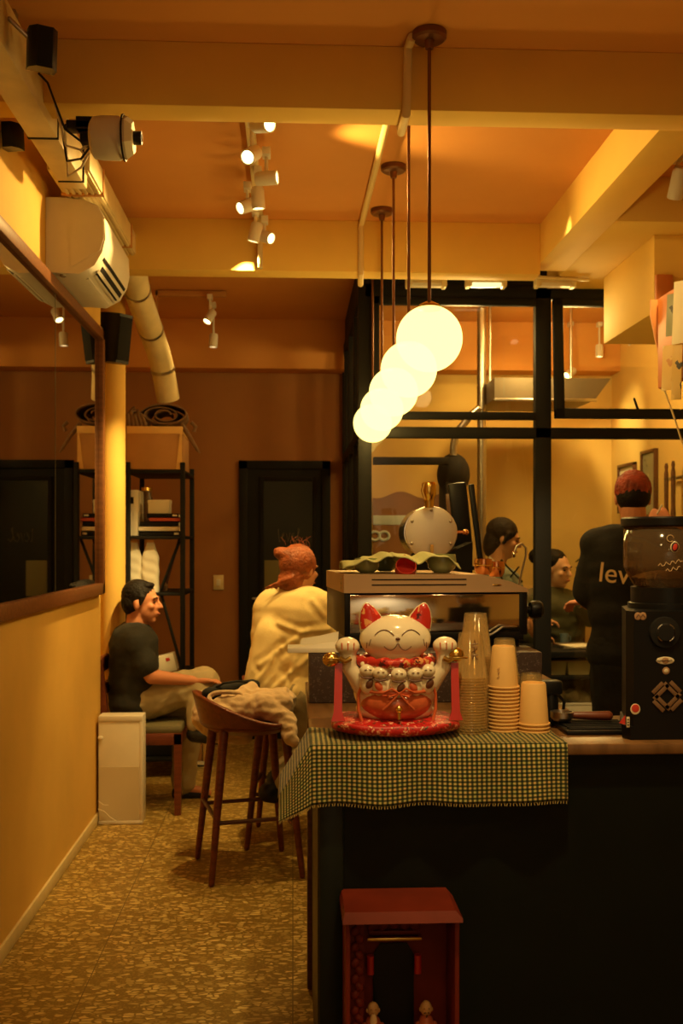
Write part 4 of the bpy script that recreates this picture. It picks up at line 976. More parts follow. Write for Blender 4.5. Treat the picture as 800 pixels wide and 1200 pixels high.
# ================================================================== FURNITURE
def leg(p0, p1, r0, r1, m, par, nm='leg', local=True): return MB().caps(p0, r0, p1, r1, 14, 3).build(nm, m, par, local=local)
# bar stool, faces +x before rotation
def bar_stool(loc, rz, label):
    t = thing('bar_stool', label, 'bar stool', loc, 'low-backed wooden bar stools', rz)
    hs = .19
    for sx in (-1, 1):
        for sy in (-1, 1): leg((sx * hs, sy * hs, .012), (sx * .13, sy * .13, .61), .013, .021, M['redwood'], t)
    MB().caps((-.17, -.17, .25), .009, (.17, -.17, .25)).build('foot_rail', M['deepwood'], t, local=True)
    MB().caps((-.17, .17, .25), .009, (.17, .17, .25)).build('foot_rail', M['deepwood'], t, local=True)
    MB().caps((.175, -.17, .20), .010, (.175, .17, .20)).build('foot_rail', M['deepwood'], t, local=True)
    MB().caps((-.17, -.17, .27), .009, (-.17, .17, .27)).build('foot_rail', M['deepwood'], t, local=True)
    MB().lathe([(0, .595), (.15, .595), (.195, .62), (.20, .635), (.19, .645), (.10, .638), (0, .635)], 36).build('seat', M['redwood'], t, local=True)
    def bk(u, v):
        a = PI + (u - .5) * math.radians(230)
        hgt = .125 * (.5 + .5 * math.cos((u - .5) * 2 * PI)) ** .8 + .012
        r = .198 + .035 * v
        return Vector((r * math.cos(a), r * math.sin(a), .632 + hgt * v))
    MB().grid(bk, 48, 6).build('backrest', M['redwood'], t, local=True, solid=.014)
    return t
bar_stool((-.19, 4.405, 0), math.radians(13.8), 'empty reddish wooden bar stool in the foreground of the aisle, jacket draped on it')
bar_stool((.0, 4.83, 0), math.radians(-6), 'wooden bar stool under the woman in cream, behind the empty one')
# jacket on the stool
t = thing('draped_jacket', 'beige fleece jacket heaped on the empty bar stool', 'jacket', (-.19, 4.4, .66))
b_ = MB()
for p0, r0, p1, r1 in [((-.30, 4.34, .69), .05, (-.06, 4.36, .71), .055), ((-.26, 4.46, .69), .06, (-.05, 4.48, .70), .06), ((-.12, 4.32, .71), .045, (-.03, 4.30, .66), .035), ((-.03, 4.30, .66), .035, (.0, 4.24, .58), .028), ((-.28, 4.36, .70), .04, (-.18, 4.50, .74), .04)]: b_.caps(p0, r0, p1, r1)
blob('jacket_body', b_, M['beige'], t, .007, 3, folds(.016, 16, 12, 26, 3))
b_ = MB().caps((-.36, 4.55, .70), .035, (-.36, 4.42, .62), .030).caps((-.36, 4.42, .62), .03, (-.30, 4.40, .55), .042).caps((-.30, 4.40, .55), .042, (-.2, 4.36, .545), .036)
b_ = MB().caps((-.40, 4.66, .69), .04, (-.41, 4.64, .60), .042).caps((-.41, 4.64, .60), .042, (-.33, 4.62, .545), .045).caps((-.33, 4.62, .545), .045, (-.22, 4.60, .53), .036).caps((-.40, 4.66, .69), .04, (-.22, 4.48, .70), .04)
blob('jacket_sleeve', b_, M['beige'], t, .007, 3, folds(.010, 20, 20, 20, 9))
b_ = MB().tube([(-.28 + .045 * math.cos(a) * 1.6, 4.335 + .01 * math.sin(3 * a), .742 + .026 * math.sin(a)) for a in [2 * PI * k / 24 for k in range(24)]], .010, 10, closed=True)
b_.build('collar_loop', M['beige'], t)
t2 = thing('dark_bag', 'flat black cloth bag under the beige jacket on the stool', 'bag', (-.28, 4.5, .70))
b_ = MB().caps((-.37, 4.50, .735), .028, (-.17, 4.53, .765), .026).caps((-.34, 4.58, .74), .026, (-.18, 4.6, .76), .026)
blob('bag_body', b_, M['tee_black'], t2, .007, 4, folds(.004, 20, 20, 20, 1))
MB().tube([(-.35, 4.50, .755), (-.30, 4.48, .785), (-.24, 4.49, .792), (-.19, 4.51, .785)], .005).build('strap', M['tee_black'], t2)

# man's chair
t = thing('dining_chair', 'dark red wooden chair with an olive cushion under the seated man', 'chair', (-.77, 5.5, 0))
xa, xb, ya, yb = -.955, -.585, 5.29, 5.70
for (a, b2) in ((xb, ya), (xb, yb)): MB().prism([(a - .020, b2 - .018, 0), (a + .012, b2 - .018, 0), (a + .018, b2 - .018, .42), (a - .022, b2 - .018, .42)], (0, .036, 0)).build('leg', M['redwood'], t)
for b2 in (ya, yb): MB().prism([(xa - .018, b2 - .018, 0), (xa + .014, b2 - .018, 0), (xa + .020, b2 - .018, .45), (xa - .02, b2 - .018, .80), (xa - .045, b2 - .018, .80), (xa - .018, b2 - .018, .45)], (0, .036, 0)).build('leg', M['redwood'], t)
MB().box((xa, ya - .018, .36), (xb + .018, ya + .006, .42), .003).box((xa, yb - .006, .36), (xb + .018, yb + .018, .42), .003).box((xb - .006, ya, .36), (xb + .018, yb, .42), .003).box((xa - .01, ya, .36), (xa + .012, yb, .42), .003).build('seat_frame', M['redwood'], t)
MB().box((xa, ya - .015, .415), (xb + .02, yb + .015, .462), .018).build('seat_cushion', M['olive_seat'], t)
MB().box((xa - .05, ya, .60), (xa - .022, yb, .66), .006).box((xa - .055, ya, .72), (xa - .03, yb, .80), .006).build('backrest', M['redwood'], t)
# white panel box on the floor
t = thing('white_carton', 'tall narrow white carton on the floor at the end of the left wall', 'box', (-.85, 5.17, 0))
wx0, wx1 = XL + .014, X(167, 5.13)
MB().box((wx0, 5.12, .001), (wx1, 5.22, .535), .004).build('carton_body', M['paper'], t)
MB().box((wx0, 5.116, .51), (wx1 + .002, 5.224, .538), .003).box((wx1 - .012, 5.117, .001), (wx1 + .003, 5.222, .535), .003).box((wx0, 5.116, .001), (wx1, 5.122, .018), .002).build('edge_folds', M['white'], t)
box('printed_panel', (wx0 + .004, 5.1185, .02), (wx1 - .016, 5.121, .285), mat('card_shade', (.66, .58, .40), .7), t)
MB().tube([(wx0, 5.11, .08), (wx0 + .03, 5.105, .07), (wx0 + .06, 5.105, .04), (wx0 + .09, 5.11, .02)], .002).tube([(wx0, 5.11, .12), (wx0 + .03, 5.105, .10), (wx0 + .05, 5.105, .10)], .002).build('loose_string', M['paper'], t)
MB().ell((wx0 + .012, 5.112, .43), (.014, .006, .010)).build('tape_knot', M['white'], t)

# shelf
sxa, sxb, sya, syb = X(150, 6.1), X(214, 6.1), 6.1, 6.66
t = thing('shelving_unit', 'black metal shelving unit in the rear left corner', 'shelf', ((sxa + sxb) / 2, 6.4, 0))
for a in (sxa, sxb):
    for b2 in (sya, syb): MB().box((a - .014, b2 - .014, 0), (a + .014, b2 + .014, 1.87), .002).build('post', M['black'], t)
for z in (1.825, 1.435, 1.10, .60, .12): MB().box((sxa - .014, sya - .01, z - .018), (sxb + .014, syb + .01, z), .003).build('shelf_board', M['black'], t)
MB().caps((sxb, sya + .02, .62), .009, (sxb - .13, sya + .03, 1.09)).caps((sxb - .13, sya + .03, 1.12), .009, (sxb - .02, sya + .03, 1.41)).build('brace', M['black'], t)
t = thing('cardboard_box', 'open brown cardboard box on top of the black shelving unit', 'box', ((sxa + sxb) / 2, 6.3, 1.826))
b0, b1 = sxa - .01, sxb - .004
MB().box((b0, 6.10, 1.828), (b1, 6.5, 2.045), .004).build('box_body', M['card'], t)
MB().box((b0 + .003, 6.095, 2.04), (b1 + .003, 6.5, 2.083), .002).build('box_rim', M['kraft'], t)
MB().prism([(b1 - .035, 6.096, 1.83), (b1, 6.096, 1.83), (b1, 6.096, 2.04), (b1 - .012, 6.096, 2.04)], (0, .004, 0)).build('box_tape', M['kraft'], t)
t = thing('rolled_bag', 'bundle of rolled brown canvas on top of the cardboard box', 'bag', (-.8, 6.3, 2.09))
sp = []
for k in range(60):
    a = k * .28; r = .03 + .0016 * k
    sp.append(Vector((X(193, 6.2) + r * 1.25 * math.cos(a), 6.2, 2.158 + r * .60 * math.sin(a))))
m_ = MB()
def rollf(u, v):
    i = min(int(u * 58.99), 58); p = sp[i].lerp(sp[i + 1], u * 58.99 - i)
    return p + Vector((0, -.06 + v * .26 , 0)) + Vector((.01 * math.sin(v * 5 + u * 9), 0, .004 * math.sin(v * 9 + u * 12)))
m_.grid(rollf, 120, 6).build('canvas_roll', M['brownbag'], t, solid=.008)
b_ = MB()
for k in range(5): b_.tube([(sxa + .0 + .025 * k, 6.13, 2.09), (sxa - .005 + .02 * k, 6.12, 2.15 + .02 * (k % 2)), (sxa + .02 + .022 * k, 6.16, 2.20 - .03 * k * .6), (sxa + .05 + .025 * k, 6.18, 2.11)], .013, 10)
b_.build('crumpled_end', M['brownbag'], t)
MB().tube([P(213, 497, 6.15), P(222, 512, 6.1), P(231, 527, 6.1), P(234, 531, 6.1)], [.014, .014, .010, .004], 8).tube([P(224, 495, 6.1), P(229, 500, 6.1), P(227, 506, 6.1)], .012).build('strap', M['brownbag'], t)
# things on the shelves
z0 = 1.436
def item(name, label, cat, px0, px1, py0, py1, m, dd=6.14, dep=.2, base=None, bev=.004, group=None):
    a, c = P(px0, py1, dd), P(px1, py0, dd)
    zb = base if base is not None else a.z
    t = thing(name, label, cat, ((a.x + c.x) / 2, dd, zb), group)
    return t, a.x - t.location.x, c.x - t.location.x, c.z - zb
def book(label, px0, px1, z, th, m, pages=True, dd=6.13, mark=None):
    a, c = X(px0, dd), X(px1, dd)
    t = thing('book', label, 'book', ((a + c) / 2, dd, z), 'books on the shelf')
    w = (c - a) / 2
    MB().box((-w, 0, 0), (w, .004, th)).box((-w, 0, 0), (w, .20, .003)).box((-w, 0, th - .003), (w, .20, th)).build('cover', m, t, local=True)
    MB().box((-w + .004, .004, .003), (w - .004, .195, th - .003)).build('pages', M['paper'], t, local=True)
    if mark: MB().box((w - .035, -.0008, th * .25), (w - .008, .001, th * .75)).build('spine_label', M['white'], t, local=True)
zz = z0
book('black book with a white spine label, lowest of the stack on the shelf', 163, 211, zz, .026, M['blackm'], mark=1); zz += .027
book('thick white book, second from the bottom of the shelf stack', 162, 210, zz, .030, M['paper']); zz += .031
book('grey book in the middle of the shelf stack', 164, 209, zz, .026, M['blackm']); zz += .027
book('red book in the shelf stack', 175, 211, zz, .024, M['redbook']); zz += .025
book('thin black book on top of the red one', 172, 209, zz, .022, M['blackm'], mark=1); zz += .023
t = thing('small_box', 'small white box on top of the stack of books', 'box', (X(185.5, 6.14), 6.16, zz))
MB().box((-.064, 0, 0), (.064, .1, .08), .004).build('box_body', M['paper'], t, local=True); MB().box((-.066, -.002, .062), (.066, .102, .083), .003).build('box_lid', M['paper'], t, local=True)
t = thing('magazine_file', 'white magazine file standing at the left end of the bookshelf', 'binder', (X(155, 6.12), 6.12, z0))
MB().box((-.028, 0, 0), (.032, .24, .272), .003).build('file_body', M['paper'], t, local=True); MB().box((-.024, -.0015, .19), (.008, .0, .23)).build('file_label', M['blackm'], t, local=True)
t = thing('small_jar', 'small amber glass jar hanging back on the upper shelf', 'jar', (X(172, 6.4), 6.4, z0))
MB().lathe([(0, 0), (.04, 0), (.042, .22), (.03, .26), (.03, .28), (0, .28)], 24).build('jar_body', M['topwood'], t, local=True); MB().lathe([(0, .28), (.033, .28), (.033, .30), (0, .30)], 24).build('lid', M['brass'], t, local=True)
for k, (px, w_, lb) in enumerate([(157, .046, 'white coffee bag leaning at the left end of the middle shelf'), (176, .052, 'white coffee bag with folded top in the middle of the shelf')]):
    t = thing('coffee_bag', lb, 'bag', (X(px, 6.16), 6.17, 1.101), 'coffee bags')
    def bg(u, v):
        a = 2 * PI * u; taper = 1 if v < .68 else 1 - (v - .68) * 1.9
        ww = w_ * (.98 + .03 * math.sin(v * 20)) * max(taper, .38); dd = .035 * (1 - .75 * v ** 2)
        c_, s_ = math.cos(a), math.sin(a)
        return Vector((ww * math.copysign(abs(c_) ** .5, c_), dd * math.copysign(abs(s_) ** .7, s_) + .003 * math.sin(v * 31 + u * 20), v * .30))
    m_ = MB().grid(bg, 32, 24); bmesh.ops.remove_doubles(m_.b, verts=m_.b.verts, dist=.0005)
    m_.build('bag_body', M['paper'], t, local=True)
    MB().box((-w_ * .42, -.010, .295), (w_ * .42, .010, .312), .003).build('folded_top', M['kraft'], t, local=True)
t = thing('broom', 'thin dark pole leaning inside the shelving unit right of the coffee bags', 'broom', (X(200, 6.35), 6.3, 1.101))
MB().caps((-.03, 0, .01), .008, (.05, .05, .31), .008).build('pole', M['deepwood'], t, local=True); MB().lathe([(.014, 0), (.02, .03), (.008, .05)], 12, Matrix.Translation((-.03, 0, 0))).build('brush', M['brownbag'], t, local=True)
t = thing('white_carton', 'small tilted white carton with a red mark behind the seated man', 'box', (X(196, 6.14), 6.14, .601))
q = Matrix.Rotation(math.radians(-14), 4, 'Y')
MB().box((-.055, 0, .02), (.065, .1, .125), .003, q).build('carton_body', M['paper'], t, local=True); MB().box((.015, -.002, .085), (.038, .0, .105), .001, q).build('red_mark', M['stick_red'], t, local=True)
MB().box((-.07, .01, .0), (.055, .12, .045), .003).build('carton_base', M['card'], t, local=True)
t = thing('storage_crate', 'black storage crate on the lowest shelf behind the chair', 'crate', (-.8, 6.3, .121))
MB().box((-.15, -.15, 0), (.15, .25, .22), .01).build('crate_body', M['blackm'], t, local=True); MB().box((-.155, -.155, .20), (.155, .255, .225), .004).build('crate_rim', M['paper'], t, local=True)
for k in range(4): MB().box((-.12 + .07 * k, -.13, .225), (-.08 + .07 * k, .1, .25 + .01 * (k % 2)), .003).build('folder', M['kraft'], t, local=True)
# white boxes on the floor by the back
t = thing('magazine_box', 'low white open box of papers on the floor behind the bar stool', 'box', (X(234, 6.4), 6.4, 0))
MB().box((-.06, 0, .0), (.07, .25, .012)).box((-.06, 0, 0), (.07, .01, .035), .002).box((-.06, .24, 0), (.07, .25, .24)).box((.06, 0, 0), (.07, .25, .24), .002).build('box_body', M['paper'], t, local=True)
for k in range(3): MB().box((-.055 + .036 * k, .02, .012), (-.024 + .036 * k, .22, .15 - .02 * (k % 2)), .002).build('folder', M['card'] if k % 2 else M['kraft'], t, local=True)
MB().box((-.05, .015, .16), (.02, .1, .20), .003, Matrix.Rotation(-.25, 4, 'Y')).build('dark_folder', M['blackm'], t, local=True)

# ================================================================== GLASS ROOM
t = thing('extractor_hood', 'long grey extractor hood under the ceiling of the glass room', 'hood', (1.3, 6.6, 2.3))
h0, h1_ = P(556, 475, 6.6), P(690, 452, 6.6)
MB().prism([(h0.x + .07, 6.3, h0.z), (h1_.x - .05, 6.3, h0.z), (h1_.x + .05, 6.3, h1_.z), (h0.x + .07, 6.3, h1_.z)], (0, .6, 0)).build('hood_body', M['hood'], t)
MB().box((h0.x + .07, 6.29, h0.z - .012), (h1_.x - .04, 6.31, h0.z + .006), .003).build('hood_lip', M['steel'], t)
for xx in (h0.x + .1, h1_.x - .12): MB().cyl((xx, 6.6, h1_.z - .01), (xx, 6.6, 2.94), .01).build('hanger', M['steel'], t)
t = thing('steel_duct', 'upright silver ribbed duct beside the extractor hood', 'duct', (X(564, 6.6), 6.6, 0))
pr = []
for k in range(60): z = .9 + k * 2.03 / 60; pr += [(.028, z), (.031, z + .015)]
MB().lathe([(0, .9)] + pr + [(0, 2.94)], 20).build('duct_tube', M['steel'], t, local=True); MB().lathe([(0, 0), (.05, 0), (.05, .02), (.02, .03), (.02, .9), (0, .9)], 20).build('duct_base', M['blackm'], t, local=True)
t = thing('flexible_hose', 'curved silver flexible hose over the black extraction arm', 'hose', tuple(P(533, 520, 6.1)))
cp = [P(*p, 6.1) for p in [(562, 478), (552, 486), (543, 497), (534, 508), (531, 522), (531, 536)]]
pp = []
for i in range(len(cp) - 1):
    for k in range(6): pp.append(cp[i].lerp(cp[i + 1], k / 6))
MB().tube(pp, [.020 + .003 * (k % 2) for k in range(len(pp))], 12).build('hose_tube', M['steel'], t)
t = thing('roasting_machine', 'dark machine with a rounded black head and horizontal arm seen through the glass', 'machine', tuple(P(530, 700, 6.15)))
t.location.z = 0
c = P(531, 562, 6.15)
MB().box((c.x - .07, 6.05, 0), (c.x + .07, 6.3, c.z), .03).ell((c.x, 6.15, c.z + .03), (.10, .12, .13)).build('machine_body', M['blackm'], t)
a_ = P(437, 540, 6.0); b2 = P(520, 537, 6.0)
MB().box((a_.x, 5.98, a_.z - .022), (b2.x + .03, 6.03, a_.z + .022), .005).build('arm', M['blackm'], t)
MB().tube([P(541, 575, 6.02), P(536, 590, 6.0), P(533, 600, 6.0)], .016).build('spout', M['steel'], t)
box('lower_cabinet', (.95, 6.0, 0), (c.x + .05, 6.3, .85), M['blackm'], t, .01)
# glass reflection of a sign, built as a flat sheet on the back wall
t = thing('sign_reflection', 'brown wavy-topped reflection of a sign, pale blue strip and white rings, built flat on the back wall', 'reflection', (X(470, 7.28), 7.28, 1.5))
w0, w1 = X(437, 7.28), X(535, 7.28)
top = [(w1 - (w1 - w0) * k / 20, 7.285, P(480, 580, 7.28).z + .025 * math.sin(k * .55 + .5)) for k in range(21)]
MB().prism([(w0, 7.285, 1.1), (w1, 7.285, 1.1)] + top, (0, .012, 0)).build('reflection_sheet', M['brownp'], t)
MB().box((w0, 7.279, P(470, 615, 7.28).z), (X(492, 7.28), 7.284, P(470, 604, 7.28).z), .002).build('blue_strip', M['blue'], t)
for px in (439, 450): MB().tube([(X(px, 7.28) + .035 * math.cos(a), 7.279, P(450, 628, 7.28).z + .030 * math.sin(a)) for a in [2 * PI * k / 24 for k in range(24)]], .010, 8, closed=True, flat=1).build('white_ring', M['blue'], t)
# framed pictures on right wall
def picture(px0, px1, pyt, pyb, label, m):
    def depth(px): return 2.298 / math.tan(YAW + math.atan((px - 400) / F))
    y1, y0 = depth(px0), depth(px1)
    zt = P(px1, pyt, y0).z; zb = P(px1, pyb, y0).z
    t = thing('framed_picture', label, 'picture', (2.29, (y0 + y1) / 2, zb), 'pictures on the right wall')
    MB().box((2.272, y0, zb), (2.299, y0 + .02, zt), .002).box((2.272, y1 - .02, zb), (2.299, y1, zt), .002).box((2.272, y0, zt - .02), (2.299, y1, zt), .002).box((2.272, y0, zb), (2.299, y1, zb + .02), .002).build('frame', M['deepwood'], t)
    box('print', (2.285, y0 + .018, zb + .018), (2.297, y1 - .018, zt - .018), m, t)
picture(727, 746, 541, 600, 'small black-framed picture on the bright wall, left of the taller one', M['paper'])
picture(754, 771, 525, 606, 'tall dark-framed picture with pale print, behind the red-haired man', M['photo1'])
dd = 2.25 / math.tan(YAW + math.atan(388 / F))
o = MB().caps((2.27, dd - .2, P(790, 560, dd).z), .010, (2.27, dd + .14, P(790, 560, dd).z), .010).box((2.27, dd - .1, P(790, 560, dd).z - .012), (2.30, dd - .08, P(790, 560, dd).z + .012)).build('wall_rail', M['steel']); tag(o, 'thin steel rail on the right wall carrying two dark rods', 'rail')
for k, px in enumerate((779.5, 787.5)):
    dk = 2.235 / math.tan(YAW + math.atan((px - 400) / F))
    zt = P(px, 543 - 3 * k, dk).z; zb = P(px, 606, dk).z
    t = thing('hanging_rod', ['left of the two dark ringed wooden rods on the wall rail', 'right of the two dark ringed wooden rods on the wall rail'][k], 'rod', (2.24, dk, zb), 'rods on the rail')
    MB().lathe([(0, 0), (.014, 0), (.016, .02), (.0125, .06), (.0135, (zt - zb) * .8), (.008, (zt - zb) * .88), (.012, (zt - zb) * .93), (.007, zt - zb), (0, zt - zb)], 16).build('shaft', M['deepwood'], t, local=True)
    MB().lathe([(.012, (zt - zb) * .70), (.017, (zt - zb) * .71), (.012, (zt - zb) * .72)], 16).build('ring', M['blackm'], t, local=True)
# work rack with tubs
t = thing('work_table', 'dark work table with an undershelf behind the glass partition', 'table', (1.55, 5.75, 0))
tx0, tx1 = 1.31, 1.98
for a in (tx0 + .02, tx1 - .02):
    for b2 in (5.56, 5.98): MB().box((a - .018, b2 - .018, 0), (a + .018, b2 + .018, .79), .003).build('leg', M['black'], t)
MB().box((tx0, 5.53, .765), (tx1, 6.01, .80), .004).build('tabletop', M['blackm'], t)
MB().box((tx0, 5.53, .645), (tx1, 6.01, .665), .003).build('undershelf', M['blackm'], t)
MB().box((tx0, 5.53, .36), (tx1, 6.01, .378), .003).build('undershelf', M['blackm'], t)
for k, (px0, px1) in enumerate([(637, 664), (663, 692)]):
    a, c = X(px0, 5.6), X(px1, 5.6)
    t = thing('plastic_tub', ['pale plastic tub on the undershelf, left one next to the black post', 'pale plastic tub on the undershelf, right one beside the barista'][k], 'tub', ((a + c) / 2, 5.68, .666), 'tubs on the undershelf')
    w = (c - a) / 2 - .003
    MB().prism([(-w * .85, -.09, 0), (w * .85, -.09, 0), (w, -.09, .075), (-w, -.09, .075)], (0, .18, 0)).build('tub_body', M['tub'], t, local=True)
    MB().box((-w - .002, -.095, .070), (w + .002, .095, .080), .003).build('tub_rim', M['paper'], t, local=True)
t = thing('white_crate', 'white plastic crate full of crumpled bags under the work table', 'crate', (X(672, 5.62), 5.7, .379))
w = .125
MB().box((-w, -.12, 0), (w, -.11, .13), .003).box((-w, -.12, .0), (-w + .01, .14, .24), .003).box((w - .01, -.12, 0), (w, .14, .24), .003).box((-w, .13, 0), (w, .14, .24), .003).box((-w, -.12, 0), (w, .14, .01)).box((-w, -.122, .118), (w, -.108, .132), .002).build('crate_body', M['white'], t, local=True)
b_ = MB()
for k in range(7): b_.ell((-.08 + .027 * k, -.02 + .03 * (k % 3), .135 + .025 * (k % 2)), (.035, .04, .035))
blob('crumpled_bags', b_, M['paper'], t, .008, 1, folds(.012, 30, 30, 30, 5), local=True)
t = thing('steel_tray', 'flat steel tray lying on the work table in front of the seated woman', 'tray', (X(680, 5.75), 5.75, .801))
MB().box((-.13, -.10, 0), (.13, .12, .006), .002).box((-.13, -.10, .004), (-.122, .12, .016)).box((.122, -.10, .004), (.13, .12, .016)).box((-.13, .112, .004), (.13, .12, .016)).build('tray_base', M['steel'], t, local=True)
MB().box((-.09, -.07, .006), (.08, .09, .012), .001, Matrix.Rotation(.3, 4, 'Z')).build('paper_sheet', M['paper'], t, local=True)
t = thing('blue_cup', 'small blue-grey cup held on the table by the seated woman', 'cup', (X(662, 5.93), 5.95, .801))
MB().lathe([(0, 0), (.022, 0), (.026, .06), (.024, .06), (.02, .005), (0, .005)], 24).build('cup_wall', M['bluecup'], t, local=True); MB().tube([(.024, 0, .048), (.038, 0, .04), (.036, 0, .02), (.023, 0, .015)], .003).build('handle', M['bluecup'], t, local=True)
t = thing('potted_plant', 'small green plant on the work table left of the barista', 'plant', (X(684, 6.85), 6.85, .0))
MB().lathe([(0, 0), (.09, 0), (.11, .30), (.10, .30), (0, .28)], 24).build('pot', M['blackm'], t, local=True)
MB().caps((0, 0, .28), .012, (.0, 0, 1.15), .006).build('stem', M['deepwood'], t, local=True)
random.seed(5); lf = MB()
for k in range(40):
    a = random.uniform(0, 2 * PI); r = random.uniform(.01, .08); z = random.uniform(1.0, 1.30)
    lf.ell((r * math.cos(a), r * math.sin(a), z), (.028, .014, .004), Euler((random.uniform(-.7, .7), random.uniform(-.7, .7), a)).to_matrix().to_4x4(), 8, 5)
lf.build('foliage', M['plant'], t, local=True)

# ================================================================== PEOPLE
def frame(f, u=(0, 0, 1)):
    f = Vector(f).normalized(); r = f.cross(Vector(u)).normalized(); u2 = r.cross(f).normalized()
    return Matrix((( r.x, f.x, u2.x, 0), (r.y, f.y, u2.y, 0), (r.z, f.z, u2.z, 0), (0, 0, 0, 1)))
def head_prims(b, c, fr, s=1.0, neck=None, smile=False):
    T = Matrix.Translation(Vector(c)) @ fr @ Matrix.Scale(s, 4)
    def e(p, r): b.ell((0, 0, 0), r, T @ Matrix.Translation(p), 20, 12)
    e((0, -.012, .030), (.072, .093, .084)); e((0, .030, -.030), (.058, .060, .078)); e((0, .058, -.088), (.024, .024, .020))
    e((0, .080, .030), (.046, .014, .012)); e((0, .088, -.050), (.022, .012, .007)); e((0, .086, -.061), (.019, .011, .007))
    b.caps(T @ Vector((0, .088, .018)), .008 * s, T @ Vector((0, .108, -.018)), .0125 * s)
    for sd in (-1, 1):
        e((sd * .074, -.008, -.006), (.010, .018, .031)); e((sd * .038, .062, -.015), (.022, .022, .018)); e((sd * .012, .094, -.021), (.008, .009, .007))
    if neck is not None: b.caps(T @ Vector((0, -.022, -.055)), .056 * s, Vector(neck), .060 * s)
    return T
def face_bits(T, t):
    for sd in (-1, 1):
        MB().ell((0, 0, 0), (.013, .005, .0045), T @ Matrix.Translation((sd * .030, .0795, .010)), 12, 8).build('eye', M['eye'], t)
        MB().tube([T @ Vector((sd * .014, .090, .030)), T @ Vector((sd * .032, .090, .035)), T @ Vector((sd * .048, .078, .029))], .003, 6).build('eyebrow', M['hair'], t)
    MB().tube([T @ Vector((-.022, .093, -.052)), T @ Vector((0, .099, -.055)), T @ Vector((.022, .093, -.052))], [.003, .005, .003], 8).build('lips', M['lips'], t)
def hand(b, wrist, d, n, curl=.5, s=1.0, thumb=1):
    """palm + four unequal fingers + thumb; d: pointing direction, n: palm normal"""
    d = Vector(d).normalized(); n = Vector(n); n = (n - d * n.dot(d)).normalized(); r = d.cross(n).normalized() * thumb
    w = Vector(wrist)
    for k in range(4):
        o_ = (k - 1.5) * .019 * s
        b.caps(w + d * .01, .020 * s, w + d * .078 * s + r * -o_, .0125 * s, 10, 3)
    for k, ln in enumerate((.070, .078, .074, .058)):
        o_ = (1.5 - k) * .0205 * s
        p0 = w + d * .080 * s + r * o_
        a1 = curl * .7; d1 = d * math.cos(a1) + n * math.sin(a1); a2 = curl * 1.9; d2 = d * math.cos(a2) + n * math.sin(a2); a3 = curl * 2.8; d3 = d * math.cos(a3) + n * math.sin(a3)
        p1 = p0 + d1 * ln * .45 * s; p2 = p1 + d2 * ln * .3 * s; p3 = p2 + d3 * ln * .22 * s
        b.caps(p0, .0098 * s, p1, .0088 * s, 10, 3).caps(p1, .0088 * s, p2, .0080 * s, 10, 3).caps(p2, .0080 * s, p3, .0070 * s, 10, 3)
    p0 = w + d * .025 * s + r * .022 * s; p1 = p0 + (d * .7 + r * .7 + n * .25).normalized() * .042 * s; p2 = p1 + (d * .9 + r * .2 + n * .45).normalized() * .032 * s
    b.caps(p0, .014 * s, p1, .0105 * s, 10, 3).caps(p1, .0105 * s, p2, .0085 * s, 10, 3)
def limb(b, pts, rs, grow=0.0):
    for (p, q_), (r0, r1) in zip(zip(pts, pts[1:]), zip(rs, rs[1:])): b.caps(p, r0 + grow, q_, r1 + grow, 14, 5)
def torso(b, hipL, hipR, shL, shR, g=0.0, neckb=None, waist=.105, sc=1.0):
    hipL, hipR, shL, shR = map(Vector, (hipL, hipR, shL, shR))
    hc = (hipL + hipR) / 2; sc_ = (shL + shR) / 2
    b.caps(hipL, .105 * sc + g, hipR, .105 * sc + g)
    b.caps(shL, .062 * sc + g, shR, .062 * sc + g)
    up = (sc_ - hc)
    for k in (0, 1):
        h = (hipL, hipR)[k].lerp(hc, .35); s_ = (shL, shR)[k].lerp(sc_, .42)
        mid = h.lerp(s_, .5)
        ch = h.lerp(s_, .78)
        b.caps(h, .108 * sc + g, mid, waist * sc + g).caps(mid, waist * sc + g, ch, .112 * sc + g).caps(ch, .112 * sc + g, s_, .075 * sc + g)
    if g > 0:   # cloth bridges the hollow between the two sides
        for f_ in (.12, .38, .62, .80, .92): b.caps(hipL.lerp(shL, f_).lerp(hc.lerp(sc_, f_), .35), .112 * sc + g, hipR.lerp(shR, f_).lerp(hc.lerp(sc_, f_), .35), .112 * sc + g)
    if neckb is not None: b.caps(sc_ + up * -.02, .075 * sc + g, Vector(neckb), .060 * sc + g)

# --- seated man in dark tee, facing +x
yM = 5.50
def Q(px, py, d): return P(px, py, d)
t = thing('person', 'man in a dark t-shirt and khaki trousers sitting in profile on the red chair', 'person', (X(150, yM), yM, .46))
hipL, hipR = Vector((X(158, yM), yM + .09, .555)), Vector((X(158, yM), yM - .09, .555))
shR, shL = Vector((X(157, yM - .17), yM - .17, 1.4 - (756 - 635) * 5.3 / 1200 + .0)), Vector((X(157, yM + .17), yM + .17, .875))
shR.z = .87
nk = Vector((X(160, yM), yM, .945))
hc = P(166, 707, yM); hf = frame((1, -.12, -.02))
elR = P(178, 793, yM - .20); wrR = P(228, 798, yM - .10)
elL = Vector((X(150, yM), yM + .24, .65)); wrL = P(181, 815, yM + .02)
knR = P(238, 800, yM - .03); anR = P(232, 856, yM - .16); knL = P(222, 830, yM + .12); anL = P(214, 925, yM + .15)
b_ = MB(); torso(b_, hipL, hipR, shL, shR, 0, nk)
T = head_prims(b_, hc, hf, .98, nk)
limb(b_, [shR, elR, wrR], [.050, .040, .026]); hand(b_, wrR, (1, .02, .05), (0, 0, -1), .25, .95, 1)
limb(b_, [shL, elL, wrL], [.050, .040, .028]); hand(b_, wrL, (.9, -.3, -.1), (0, 0, -1), .9, .95, -1)
